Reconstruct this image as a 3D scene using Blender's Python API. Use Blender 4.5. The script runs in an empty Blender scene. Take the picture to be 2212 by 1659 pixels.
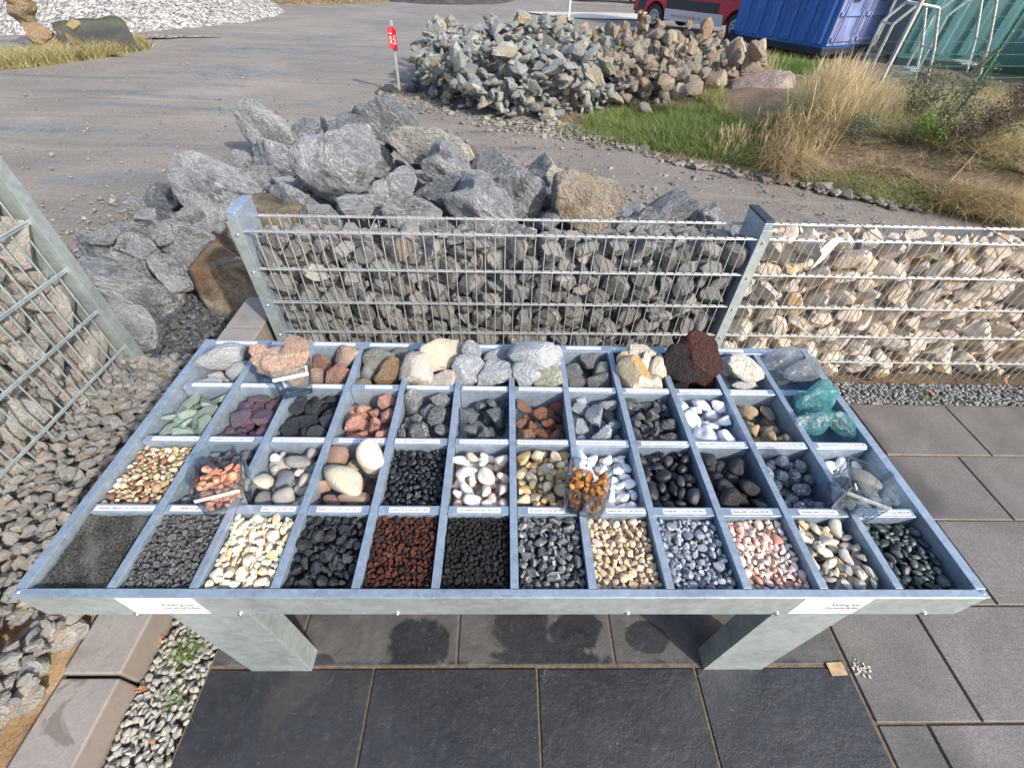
import bpy, bmesh, math, random
import numpy as np
from mathutils import Vector, Matrix, noise as mnoise

rng = np.random.default_rng(7)
random.seed(7)
scene = bpy.context.scene
COL = scene.collection
rad = math.radians

# ------------------------------------------------------------------ camera
FPX, PITCH, ROLL, YAW, HC = 957.38, 0.7748, -0.0395, 0.0371, 1.95
PW, PH = 2212.0, 1659.0
_cp, _sp = math.cos(PITCH), math.sin(PITCH)
_cr, _sr = math.cos(ROLL), math.sin(ROLL)
cy_, sy_ = math.cos(-YAW), math.sin(-YAW)
def _w(v):
    return Vector((cy_*v[0]-sy_*v[1], sy_*v[0]+cy_*v[1], v[2]))
def cam_vec(xr, yr, zf):
    xc = _cr*xr + _sr*yr; yc = -_sr*xr + _cr*yr
    return _w((xc, _cp*zf + _sp*yc, -_sp*zf + _cp*yc))
CX, CY, CZ = cam_vec(1, 0, 0), cam_vec(0, 1, 0), cam_vec(0, 0, 1)
CAMROT = Matrix((CX, CY, -CZ)).transposed()
cam_d = bpy.data.cameras.new('camera')
cam = bpy.data.objects.new('camera', cam_d); COL.objects.link(cam)
cam.location = (0, 0, HC)
cam.rotation_euler = CAMROT.to_euler()
cam_d.sensor_fit = 'HORIZONTAL'; cam_d.sensor_width = 36.0
cam_d.lens = FPX/PW*36.0
cam_d.clip_start = 0.05; cam_d.clip_end = 600
scene.camera = cam
def ray(X, Y): return cam_vec((X-PW/2)/FPX, -(Y-PH/2)/FPX, 1.0)
def P(X, Y, z=0.0):
    d = ray(X, Y); t = (z-HC)/d.z
    return Vector((d.x*t, d.y*t, z))
def PYP(X, Y, y):
    d = ray(X, Y); t = y/d.y
    return Vector((d.x*t, y, HC+d.z*t))
def px2m(v):                      # metres per photo pixel at world point
    return (Vector(v)-Vector((0, 0, HC))).dot(CZ)/FPX
def proj(v):
    r = Vector(v)-Vector((0, 0, HC)); z = r.dot(CZ)
    if z < 0.05: return (-1e4, -1e4)
    return (PW/2+FPX*r.dot(CX)/z, PH/2-FPX*r.dot(CY)/z)

# ------------------------------------------------------------------ light
SUN_AZ = 46.0      # degrees right of straight-behind the camera
SUN_EL = 33.0
toward = Vector((math.sin(rad(SUN_AZ))*math.cos(rad(SUN_EL)), -math.cos(rad(SUN_AZ))*math.cos(rad(SUN_EL)), math.sin(rad(SUN_EL))))
sun_d = bpy.data.lights.new('sun', 'SUN'); sun_d.energy = 2.8; sun_d.angle = rad(1.5); sun_d.color = (1.0, 0.93, 0.83)
sun = bpy.data.objects.new('sun', sun_d); COL.objects.link(sun)
sun.rotation_euler = toward.to_track_quat('Z', 'Y').to_euler(); sun.location = (5, -5, 12)
world = bpy.data.worlds.new('World'); scene.world = world; world.use_nodes = True
wn = world.node_tree; bg = wn.nodes['Background']
sky = wn.nodes.new('ShaderNodeTexSky'); sky.sky_type = 'NISHITA'; sky.sun_disc = False
sky.sun_elevation = rad(SUN_EL); sky.sun_rotation = math.atan2(toward.x, toward.y)
sky.air_density = 1.0; sky.dust_density = 2.5; sky.ozone_density = 1.0
wn.links.new(sky.outputs[0], bg.inputs[0]); bg.inputs[1].default_value = 0.15
vs = scene.view_settings
vs.view_transform = 'Standard'; vs.look = 'None'; vs.exposure = 0.85; vs.gamma = 1; vs.use_curve_mapping = False

# ------------------------------------------------------------------ helpers
def link(o, parent=None):
    COL.objects.link(o)
    if parent is not None: o.parent = parent
    return o
def tag(o, label=None, cat=None, group=None, kind=None):
    if label: o['label'] = label
    if cat: o['category'] = cat
    if group: o['group'] = group
    if kind: o['kind'] = kind
    return o
def empty(name, loc=(0, 0, 0), rz=0.0, label=None, cat=None, group=None, kind=None):
    o = bpy.data.objects.new(name, None); o.empty_display_size = 0.1
    o.location = loc; o.rotation_euler = (0, 0, rz)
    link(o); return tag(o, label, cat, group, kind)

class NT:
    def __init__(s, name):
        s.m = bpy.data.materials.new(name); s.m.use_nodes = True
        s.t = s.m.node_tree; s.b = s.t.nodes['Principled BSDF']
    def n(s, typ, **kw):
        x = s.t.nodes.new('ShaderNode'+typ)
        for k, v in kw.items(): setattr(x, k, v)
        return x
    def l(s, a, b): s.t.links.new(a, b)
    def math(s, op, a, b=None, clamp=False):
        x = s.n('Math', operation=op); x.use_clamp = clamp
        for i, v in enumerate((a, b)):
            if v is None: continue
            if isinstance(v, (int, float)): x.inputs[i].default_value = v
            else: s.l(v, x.inputs[i])
        return x.outputs[0]
    def mix(s, f, a, b, mode='MIX'):
        x = s.n('Mix', data_type='RGBA', blend_type=mode)
        if isinstance(f, (int, float)): x.inputs[0].default_value = f
        else: s.l(f, x.inputs[0])
        for i, v in ((6, a), (7, b)):
            if isinstance(v, (tuple, list)): x.inputs[i].default_value = (*v[:3], 1)
            else: s.l(v, x.inputs[i])
        return x.outputs[2]
    def noise(s, vec, scale, detail=4, rough=0.55, dist=0.0):
        x = s.n('TexNoise'); x.inputs['Scale'].default_value = scale; x.inputs['Detail'].default_value = detail
        x.inputs['Roughness'].default_value = rough; x.inputs['Distortion'].default_value = dist
        if vec is not None: s.l(vec, x.inputs['Vector'])
        return x.outputs['Fac']
    def ramp(s, f, stops, interp='LINEAR'):
        x = s.n('ValToRGB'); cr_ = x.color_ramp; cr_.interpolation = interp
        while len(cr_.elements) < len(stops): cr_.elements.new(0.5)
        for e, (p, c) in zip(cr_.elements, stops):
            e.position = p; e.color = (*c, 1) if not isinstance(c, (int, float)) else (c, c, c, 1)
        s.l(f, x.inputs[0]); return x.outputs[0]
    def step(s, f, a, b):
        x = s.n('MapRange', interpolation_type='SMOOTHSTEP'); s.l(f, x.inputs[0])
        x.inputs[1].default_value = a; x.inputs[2].default_value = b
        return x.outputs[0]
    def bump(s, h, strength, dist=0.01, prev=None):
        x = s.n('Bump'); x.inputs['Strength'].default_value = strength; x.inputs['Distance'].default_value = dist
        s.l(h, x.inputs['Height'])
        if prev is not None: s.l(prev, x.inputs['Normal'])
        return x.outputs[0]
    def set(s, col=None, rough=None, metal=None, normal=None, spec=None):
        for nm, v in (('Base Color', col), ('Roughness', rough), ('Metallic', metal), ('Normal', normal), ('Specular IOR Level', spec)):
            if v is None: continue
            if isinstance(v, (tuple, list)): s.b.inputs[nm].default_value = (*v[:3], 1)
            elif isinstance(v, (int, float)): s.b.inputs[nm].default_value = v
            else: s.l(v, s.b.inputs[nm])
        return s.m

def stone_mat(name, cols, vein=None, speck=None, rough=0.7, bump=0.5, mott=0.35, pits=0.0, bscale=5.0, dirt=None, crack=None, grain=0.22):
    """cols: list of rgb spread over the random range; vein=(rgb, width, amount, scale); speck=(rgb, amount, scale)"""
    k = NT(name)
    at = k.n('Attribute', attribute_name='loc'); oi = k.n('ObjectInfo'); geo = k.n('NewGeometry')
    r = k.math('FRACT', k.math('ADD', oi.outputs['Random'], geo.outputs['Random Per Island']))
    off = k.n('CombineXYZ'); k.l(k.math('MULTIPLY', r, 31.0), off.inputs[0]); k.l(k.math('MULTIPLY', r, -47.0), off.inputs[1]); k.l(k.math('MULTIPLY', r, 17.0), off.inputs[2])
    va = k.n('VectorMath', operation='ADD'); k.l(at.outputs['Vector'], va.inputs[0]); k.l(off.outputs[0], va.inputs[1])
    v = va.outputs[0]
    n = len(cols)
    col = k.ramp(r, [((i+0.5)/n if n > 1 else 0.5, c) for i, c in enumerate(cols)]) if n > 1 else k.ramp(r, [(0.0, cols[0]), (1.0, tuple(x*0.85 for x in cols[0]))])
    r2 = k.math('FRACT', k.math('MULTIPLY', r, 7.31))
    val = k.math('ADD', k.math('MULTIPLY', r2, 0.35), 0.82)
    m1 = k.noise(v, 1.6, 6, 0.65, 0.6)
    vv = k.math('MULTIPLY', val, k.math('ADD', k.math('MULTIPLY', m1, 2*mott), 1.0-mott))
    fine = k.noise(v, bscale*2.6, 5, 0.75, 0.5)
    vv = k.math('MULTIPLY', vv, k.math('ADD', k.math('MULTIPLY', k.step(fine, 0.3, 0.7), 2*grain), 1.0-grain))
    cmb = k.n('CombineXYZ'); [k.l(vv, cmb.inputs[i]) for i in range(3)]
    col = k.mix(1.0, col, cmb.outputs[0], 'MULTIPLY')
    if dirt:
        d1 = k.step(k.noise(v, 1.1, 5, 0.7, 0.4), 0.5, 0.62)
        col = k.mix(k.math('MULTIPLY', d1, dirt[1]), col, dirt[0])
    h = k.noise(v, bscale, 7, 0.68, 0.3)
    if vein:
        vein = (vein[0], vein[1]*1.3, min(1, vein[2]*1.25), vein[3])
        vn = k.noise(v, vein[3], 6, 0.6, 1.4)
        e = k.math('ABSOLUTE', k.math('SUBTRACT', vn, 0.5))
        f = k.math('SUBTRACT', 1.0, k.step(e, 0.0, vein[1]))
        patch = k.step(k.noise(v, 1.3, 3), 0.42, 0.6)
        f = k.math('MULTIPLY', f, k.math('ADD', k.math('MULTIPLY', patch, vein[2]*0.75), vein[2]*0.25))
        col = k.mix(f, col, vein[0])
    if crack:
        cn = k.noise(v, 2.3, 3, 0.6, 2.0)
        ce = k.math('SUBTRACT', 1.0, k.step(k.math('ABSOLUTE', k.math('SUBTRACT', cn, 0.5)), 0.0, 0.012))
        col = k.mix(k.math('MULTIPLY', ce, crack[1]), col, crack[0])
    if speck:
        sn = k.noise(v, speck[2], 3, 0.7)
        f = k.step(sn, 0.52, 0.62)
        col = k.mix(k.math('MULTIPLY', f, speck[1]), col, speck[0])
    if pits > 0:
        pn = k.noise(v, 9.0, 2, 0.5); pf = k.step(pn, 0.36, 0.5)
        h = k.math('ADD', k.math('MULTIPLY', h, 0.5), k.math('MULTIPLY', pf, pits))
        pc = k.math('ADD', k.math('MULTIPLY', pf, 0.45), 0.55)
    nb = k.bump(h, min(1, bump*1.2), 0.4)
    rr = k.math('ADD', k.math('MULTIPLY', m1, 0.25), rough-0.12)
    k.set(col=col, rough=rr, normal=nb)
    return k.m

# icospheres
def ico(level):
    bm = bmesh.new(); bmesh.ops.create_icosphere(bm, subdivisions=level, radius=1.0)
    v = np.array([x.co[:] for x in bm.verts]); f = np.array([[w.index for w in x.verts] for x in bm.faces]); bm.free()
    v /= np.linalg.norm(v, axis=1)[:, None]
    return v, f
ICO = {i: ico(i) for i in (1, 2, 3, 4, 5)}

def stone_geo(seed, lvl=3, asp=(1, .8, .65), planes=14, p=14, rough=0.0, rf=2.0, lump=0.08, hmin=.62):
    g = np.random.default_rng(seed)
    d, f = ICO[lvl]
    n = g.normal(size=(planes, 3)); n /= np.linalg.norm(n, axis=1)[:, None]
    h = g.uniform(hmin, 1.0, planes)
    q = np.maximum(d@n.T, 0)/h
    r = (np.sum(q**p, axis=1)+1e-3)**(-1.0/p)
    r = np.minimum(r, 1.35)
    for i in range(3):
        k = g.normal(size=3)*1.6; r *= 1+lump*np.sin(d@k+g.uniform(0, 6))
    v = d*r[:, None]
    if rough > 0:
        o = Vector(g.uniform(-50, 50, 3))
        dn = np.array([mnoise.fractal(Vector(x)*rf+o, 0.8, 2.1, 4) for x in v])
        v = v*(1+rough*dn)[:, None]
    v = v*np.array(asp)
    v -= (v.max(0)+v.min(0))/2
    v /= np.abs(v).max()
    return v, f

def mesh_from(name, v, f, mat=None, smooth=None, loc=None):
    me = bpy.data.meshes.new(name)
    v = np.asarray(v, dtype=np.float32); f = np.asarray(f, dtype=np.int32)
    me.vertices.add(len(v)); me.vertices.foreach_set('co', v.ravel())
    nf, nv = f.shape
    me.loops.add(nf*nv); me.loops.foreach_set('vertex_index', f.ravel())
    me.polygons.add(nf); me.polygons.foreach_set('loop_start', np.arange(0, nf*nv, nv, dtype=np.int32))
    me.polygons.foreach_set('loop_total', np.full(nf, nv, dtype=np.int32))
    me.update(calc_edges=True)
    if loc is not None:
        a = me.attributes.new('loc', 'FLOAT_VECTOR', 'POINT'); a.data.foreach_set('vector', np.asarray(loc, dtype=np.float32).ravel())
    if smooth is not None:
        me.polygons.foreach_set('use_smooth', np.ones(nf, dtype=bool))
        if smooth < 180: me.set_sharp_from_angle(angle=rad(smooth))
    if mat: me.materials.append(mat)
    return me

class Kind:
    """a family of stone shapes sharing one material"""
    def __init__(s, name, mat, n=6, lvl=3, asp=((.95, .8), (.75, .55)), planes=14, p=14, rough=0.0, rf=2.0, lump=0.08, smooth=28, seed=0, jl=1, hmin=.62):
        s.name = name; s.mat = mat; s.g = []; s.j = []; s.me = []
        for i in range(n):
            g = np.random.default_rng(seed*100+i)
            a = (1, g.uniform(asp[0][1], asp[0][0]), g.uniform(asp[1][1], asp[1][0]))
            v, f = stone_geo(seed*100+i, lvl, a, planes, p, rough, rf, lump, hmin)
            s.g.append((v, f)); s.me.append(mesh_from(name, v, f, mat, smooth, v))
            s.j.append(stone_geo(seed*100+i, jl, a, planes, p, 0, rf, lump, hmin))
        s.ext = [np.abs(v).max(0) for v, f in s.g]
        s.smooth = smooth

def pack(x0, x1, y0, y1, H0, sizes, kind, res, ncand=10, margin=0.0, tilt=0.25, sink=0.86, zmax=None, count=None, seed=1, mask=None):
    """drops stones one after another into the lowest free spot of a height field; returns placements (variant,x,y,z,s,rot)"""
    g = np.random.default_rng(seed)
    nx = max(4, int((x1-x0)/res)); ny = max(4, int((y1-y0)/res))
    xs = x0+(np.arange(nx)+.5)*(x1-x0)/nx; ys = y0+(np.arange(ny)+.5)*(y1-y0)/ny
    H = H0(*np.meshgrid(xs, ys, indexing='ij')) if callable(H0) else np.full((nx, ny), float(H0))
    out = []
    for s in sizes:
        vi = g.integers(len(kind.g)); a, b, c = kind.ext[vi]*s
        th = g.uniform(0, 2*math.pi); ct, st = math.cos(th), math.sin(th)
        best = None
        for _ in range(ncand):
            m = margin+0.75*math.hypot(a*ct, b*st)
            my = margin+0.75*math.hypot(a*st, b*ct)
            if x1-x0 < 2*m or y1-y0 < 2*my: m = my = min((x1-x0), (y1-y0))*0.45
            x = g.uniform(x0+m, x1-m); y = g.uniform(y0+my, y1-my)
            if mask is not None and not mask(x, y): continue
            R = max(a, b)
            i0, i1 = np.searchsorted(xs, x-R), np.searchsorted(xs, x+R)
            j0, j1 = np.searchsorted(ys, y-R), np.searchsorted(ys, y+R)
            if i1 <= i0 or j1 <= j0: continue
            X = xs[i0:i1, None]-x; Y = ys[None, j0:j1]-y
            u = (X*ct+Y*st)/a; w = (-X*st+Y*ct)/b
            q = 1-u*u-w*w; ok = q > 0.04
            if not ok.any(): continue
            hh = c*np.sqrt(np.maximum(q, 0))*sink
            zc = np.max(np.where(ok, H[i0:i1, j0:j1]+hh, -9))
            if best is None or zc+c*.5 < best[0]: best = (zc+c*.5, x, y, zc, i0, i1, j0, j1, hh, ok)
        if best is None: continue
        if zmax is not None and best[3] > zmax: continue
        _, x, y, zc, i0, i1, j0, j1, hh, ok = best
        H[i0:i1, j0:j1] = np.where(ok, np.maximum(H[i0:i1, j0:j1], zc+hh), H[i0:i1, j0:j1])
        rot = Matrix.Rotation(g.normal()*tilt, 3, 'X')@Matrix.Rotation(g.normal()*tilt, 3, 'Y')@Matrix.Rotation(th, 3, 'Z')
        out.append((vi, x, y, zc, s, rot))
    return out

def joined(name, kind, pl, level='g', mat=None, parent=None, label=None, cat=None, kindtag='stuff', smooth=None):
    if not pl: return None
    src = kind.g if level == 'g' else kind.j
    V, F, L, o = [], [], [], 0
    for vi, x, y, z, s, rot in pl:
        v, f = src[vi]; R = np.array(rot)
        V.append(v@R.T*s+np.array([x, y, z])); F.append(f+o); L.append(v); o += len(v)
    me = mesh_from(name, np.concatenate(V), np.concatenate(F), mat or kind.mat, kind.smooth if smooth is None else smooth, np.concatenate(L))
    ob = link(bpy.data.objects.new(name, me), parent)
    tag(ob, label, cat, None, kindtag)
    return ob

def emit(name, kind, pl, label=None, cat=None, group=None, parent=None, limit=300, stuff_label=None, stuff_name=None, level='g'):
    """stones as single objects (the largest in the picture first), the rest as one piece of stuff"""
    if len(pl) > limit:
        sc = []
        for q in pl:
            X, Y = proj((q[1], q[2], q[3])) if parent is None else (0, 0)
            vis = -60 < X < PW+60 and -60 < Y < PH+60 if parent is None else True
            sc.append((q[4]/px2m((q[1], q[2], q[3])) if vis else 0)+q[3]*0.001 if parent is None else q[4]+q[3])
        od = sorted(range(len(pl)), key=lambda i: -sc[i])
        rest = [pl[i] for i in od[limit:]]; pl = [pl[i] for i in od[:limit]]
    else: rest = []
    for vi, x, y, z, s, rot in pl:
        o = bpy.data.objects.new(name, kind.me[vi])
        M = Matrix.Translation((x, y, z))@rot.to_4x4()@Matrix.Scale(s, 4)
        o.matrix_basis = M
        link(o, parent)
        if parent is None: tag(o, label, cat, group)
    if rest:
        joined(stuff_name or (name+'_bed'), kind, rest, 'j', parent=parent, label=stuff_label if parent is None else None, cat=cat if parent is None else None)

# boxes & tubes
def quads(v, f, name, mat, parent=None, smooth=None, loc=None):
    me = bpy.data.meshes.new(name); me.from_pydata([tuple(x) for x in v], [], f); me.update()
    if mat: me.materials.append(mat)
    if smooth is not None:
        me.polygons.foreach_set('use_smooth', np.ones(len(f), dtype=bool)); me.set_sharp_from_angle(angle=rad(smooth))
    return link(bpy.data.objects.new(name, me), parent)
class MB:
    def __init__(s): s.v = []; s.f = []
    def box(s, x0, x1, y0, y1, z0, z1, M=None):
        o = len(s.v); c = [Vector((x, y, z)) for x in (x0, x1) for y in (y0, y1) for z in (z0, z1)]
        if M: c = [M@q for q in c]
        s.v += c
        for q in ((0, 1, 3, 2), (4, 6, 7, 5), (0, 4, 5, 1), (2, 3, 7, 6), (0, 2, 6, 4), (1, 5, 7, 3)): s.f.append(tuple(o+i for i in q))
        return s
    def tube(s, a, b, r, n=8, r2=None):
        a, b = Vector(a), Vector(b); d = (b-a).normalized(); r2 = r if r2 is None else r2
        u = d.orthogonal().normalized(); w = d.cross(u); o = len(s.v)
        for q, rr in ((a, r), (b, r2)):
            for i in range(n):
                t = 2*math.pi*i/n; s.v.append(q+(u*math.cos(t)+w*math.sin(t))*rr)
        for i in range(n): s.f.append((o+i, o+(i+1) % n, o+n+(i+1) % n, o+n+i))
        s.f.append(tuple(o+n-1-i for i in range(n))); s.f.append(tuple(o+n+i for i in range(n)))
        return s
    def poly(s, pts, th):
        """prism: pts planar list, extruded by vector th"""
        o = len(s.v); n = len(pts); th = Vector(th); s.v += [Vector(q) for q in pts]+[Vector(q)+th for q in pts]
        s.f.append(tuple(o+i for i in range(n))); s.f.append(tuple(o+2*n-1-i for i in range(n)))
        for i in range(n): s.f.append((o+i, o+n+i, o+n+(i+1) % n, o+(i+1) % n))
        return s
    def build(s, name, mat, parent=None, bevel=0.0, smooth=None, seg=1):
        me = bpy.data.meshes.new(name); me.from_pydata([tuple(x) for x in s.v], [], s.f); me.update()
        bm = bmesh.new(); bm.from_mesh(me); bmesh.ops.recalc_face_normals(bm, faces=bm.faces)
        if bevel > 0: bmesh.ops.bevel(bm, geom=list(bm.edges), offset=bevel, segments=seg, profile=0.5, affect='EDGES', clamp_overlap=True)
        bm.to_mesh(me); bm.free()
        if smooth is not None:
            me.polygons.foreach_set('use_smooth', np.ones(len(me.polygons), dtype=bool)); me.set_sharp_from_angle(angle=rad(smooth))
        me.materials.append(mat)
        return link(bpy.data.objects.new(name, me), parent)

def text_obj(body, size, mat, name='lettering', parent=None, M=None, extrude=0.0002, width=None, spacing=1.0):
    cu = bpy.data.curves.new(name, 'FONT'); cu.body = body; cu.size = size; cu.extrude = extrude; cu.resolution_u = 1
    cu.align_x = 'CENTER'; cu.align_y = 'CENTER'; cu.space_line = 0.9
    tmp = bpy.data.objects.new('tmp_text', cu); COL.objects.link(tmp)
    bpy.context.view_layer.update()
    me = bpy.data.meshes.new_from_object(tmp.evaluated_get(bpy.context.evaluated_depsgraph_get()))
    bpy.data.objects.remove(tmp); bpy.data.curves.remove(cu)
    co = np.empty(len(me.vertices)*3, dtype=np.float32); me.vertices.foreach_get('co', co); co = co.reshape(-1, 3)
    if width and len(co):
        w = co[:, 0].max()-co[:, 0].min()
        if w > width: co[:, 0] *= width/w
        me.vertices.foreach_set('co', co.ravel())
    me.materials.clear(); me.materials.append(mat); me.name = name
    o = bpy.data.objects.new(name, me)
    if M: o.matrix_basis = M
    return link(o, parent)

# ------------------------------------------------------------------ plain materials
def galv(name, base=(0.50, 0.56, 0.62), rough=0.42, metal=0.75, scale=60, streak=0.1):
    k = NT(name); geo = k.n('NewGeometry'); v = geo.outputs['Position']
    vo = k.n('TexVoronoi'); vo.inputs['Scale'].default_value = scale; k.l(v, vo.inputs['Vector'])
    sep = k.n('SeparateColor'); k.l(vo.outputs['Color'], sep.inputs[0])
    n1 = k.noise(v, 6, 5, 0.6); n2 = k.noise(v, 40, 4, 0.7)
    f = k.math('ADD', k.math('MULTIPLY', sep.outputs[0], 0.16), k.math('MULTIPLY', n1, 0.5))
    col = k.ramp(f, [(0.16, tuple(x*0.68 for x in base)), (0.5, tuple(min(1, x*1.12) for x in base))])
    fl = k.step(k.noise(v, 75, 4, .8, .6), .60, .66); col = k.mix(k.math('MULTIPLY', fl, .22), col, tuple(min(1, x*1.7) for x in base))
    dk = k.step(k.noise(v, 33, 5, .8, .4), .66, .70); col = k.mix(k.math('MULTIPLY', dk, .5), col, (.16, .16, .155))
    stain = k.step(n1, 0.6, 0.72)
    col = k.mix(k.math('MULTIPLY', stain, 0.25), col, (0.2, 0.2, 0.19))
    rr = k.math('ADD', k.math('MULTIPLY', n2, 0.28), rough-0.14)
    k.set(col=col, rough=rr, metal=metal, normal=k.bump(n2, 0.12, 0.004))
    return k.m
def simple(name, c, rough=0.6, metal=0.0, var=0.15, scale=20, bump=0.1, bd=0.005):
    k = NT(name); geo = k.n('NewGeometry')
    n1 = k.noise(geo.outputs['Position'], scale, 5, 0.6)
    k.set(col=k.ramp(n1, [(0.3, tuple(x*(1-var) for x in c)), (0.7, tuple(min(1, x*(1+var)) for x in c))]), rough=rough, metal=metal, normal=k.bump(n1, bump, bd))
    return k.m
M_GALV = galv('galvanised_steel', (0.37, 0.45, 0.54), 0.42, 0.5, 70)  # base tinted bluer to carry the sky's reflection on the divider tops
M_GALVL = galv('galvanised_steel_leg', (0.42, 0.49, 0.50), 0.45, 0.55, 45)
M_WIRE = galv('galvanised_wire', (0.46, 0.48, 0.49), 0.5, 0.5, 90)
M_WHITE = simple('white_sticker', (0.82, 0.83, 0.84), 0.4, 0, 0.02)
M_INK = simple('black_print', (0.03, 0.03, 0.035), 0.5, 0, 0.02)
M_INKG = simple('grey_print', (0.16, 0.16, 0.17), 0.5, 0, 0.02)
M_BOLT = simple('bolt_steel', (0.6, 0.61, 0.62), 0.25, 0.9, 0.05)
M_BLACKP = simple('black_plastic', (0.02, 0.024, 0.03), 0.4, 0, 0.1)
# ================================================================== GROUND
def sstep(t):
    t = np.clip(t, 0, 1); return t*t*(3-2*t)
EDGE = np.array([(-1.2, 9.6), (0.2, 8.3), (.96, 7.75), (2.23, 6.24), (3.49, 5.59), (4.73, 4.85), (5.45, 4.37), (7.5, 3.0), (14, -1.5)])
def edge_d(x, y):
    """signed distance past the road edge polyline (positive on the bank)"""
    x = np.asarray(x, float); y = np.asarray(y, float)
    best = np.full(np.broadcast(x, y).shape, 1e9); sg = np.ones_like(best)
    for (ax, ay), (bx, by) in zip(EDGE[:-1], EDGE[1:]):
        dx, dy = bx-ax, by-ay; L = dx*dx+dy*dy
        t = np.clip(((x-ax)*dx+(y-ay)*dy)/L, 0, 1)
        ex, ey = x-(ax+t*dx), y-(ay+t*dy); d = np.hypot(ex, ey)
        s = np.where(dx*ey-dy*ex > 0, 1.0, -1.0)
        m = d < best; best = np.where(m, d, best); sg = np.where(m, s, sg)
    return best*sg
def bank_h(x, y):
    x = np.asarray(x, float); y = np.asarray(y, float)
    d = edge_d(x, y)
    A = 0.06+0.42*sstep((x-1.8)/2.6)
    far = sstep((np.hypot(x, y)-10.6)/3.5)
    bumps = 0.03*np.sin(x*3.1+y*1.7)*np.sin(y*2.3-x)+0.015*np.sin(x*9+1)*np.sin(y*8)
    h = A*sstep(d/(0.45+0.55*sstep((x-2)/2)))*(1-far)+bumps*sstep(d/0.5)*(1-far*.6)
    return np.where(d > 0, h, 0)-0.03*(d <= 0)
def PB(X, Y, z0=0.0):
    """point where the pixel's ray meets the bank"""
    z = z0
    for _ in range(12):
        p = P(X, Y, z); z = 0.5*z+0.5*max(0.0, float(bank_h(p.x, p.y)))
    return P(X, Y, z)

# yard ground: brown-grey crushed stone, damp
k = NT('yard_gravel'); geo = k.n('NewGeometry'); v = geo.outputs['Position']
n0 = k.noise(v, 0.35, 5, 0.6, 0.4); n1 = k.noise(v, 2.2, 6, 0.65); n2 = k.noise(v, 28, 5, 0.75); n3 = k.noise(v, 90, 3, 0.7)
mp = k.n('Mapping'); k.l(v, mp.inputs[0]); mp.inputs['Rotation'].default_value = (0, 0, rad(-28)); mp.inputs['Scale'].default_value = (0.22, 1.5, 1)
tr = k.noise(mp.outputs[0], 1.1, 5, 0.6, 0.5)
col = k.ramp(n0, [(0.3, (0.175, 0.156, 0.138)), (0.5, (0.235, 0.208, 0.182)), (0.7, (0.30, 0.265, 0.228))])
col = k.mix(k.step(tr, 0.5, 0.66), col, (0.16, 0.155, 0.155))
col = k.mix(k.step(tr, 0.42, 0.3), col, (0.29, 0.255, 0.22))
col = k.mix(0.5, col, k.ramp(n2, [(0.25, 0.35), (0.55, 1.0), (0.75, 1.7)]), 'MULTIPLY')
vo = k.n('TexVoronoi'); vo.inputs['Scale'].default_value = 34; k.l(v, vo.inputs['Vector'])
sp = k.n('SeparateColor'); k.l(vo.outputs['Color'], sp.inputs[0])
peb = k.math('MULTIPLY', k.step(sp.outputs[0], 0.8, 0.84), k.step(vo.outputs['Distance'], 0.42, 0.3))
col = k.mix(k.math('MULTIPLY', peb, 0.6), col, (0.36, 0.34, 0.31))
wet = k.math('MULTIPLY', k.step(tr, 0.5, 0.62), k.step(n1, 0.38, 0.58))
mp2 = k.n('Mapping'); k.l(v, mp2.inputs[0]); mp2.inputs['Rotation'].default_value = (0, 0, rad(-30)); mp2.inputs['Scale'].default_value = (0.10, 3.4, 1)
t2 = k.noise(mp2.outputs[0], 1.0, 4, 0.55, 0.6)
col = k.mix(k.math('MULTIPLY', k.step(t2, .56, .62), .28), col, (.13, .12, .112))
col = k.mix(k.math('MULTIPLY', k.step(t2, .40, .34), .22), col, (.34, .30, .26))
rgh = k.math('SUBTRACT', 0.85, k.math('MULTIPLY', wet, 0.62))
hh = k.math('ADD', k.math('MULTIPLY', n2, 0.7), k.math('ADD', k.math('MULTIPLY', n1, 1.2), k.math('MULTIPLY', n3, 0.3)))
hh = k.math('ADD', hh, k.math('MULTIPLY', peb, 0.35)); hh = k.math('SUBTRACT', hh, k.math('MULTIPLY', t2, 1.5))
M_YARD = k.set(col=col, rough=rgh, normal=k.bump(hh, 0.55, 0.03))
def grid_obj(name, x0, x1, y0, y1, nx, ny, fn, mat, smooth=180, kind='structure'):
    xs = np.linspace(x0, x1, nx); ys = np.linspace(y0, y1, ny); X, Y = np.meshgrid(xs, ys, indexing='ij')
    V = np.stack([X, Y, fn(X, Y)], -1).reshape(-1, 3)
    i = np.arange(nx-1)[:, None]*ny+np.arange(ny-1)[None]; i = i.ravel()
    F = np.stack([i, i+ny, i+ny+1, i+1], 1)
    me = mesh_from(name, V, F, mat, smooth, V)
    o = link(bpy.data.objects.new(name, me)); tag(o, kind=kind); return o
def warp(a, lo, hi, n):
    t = np.linspace(-1, 1, n); return t
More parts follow.
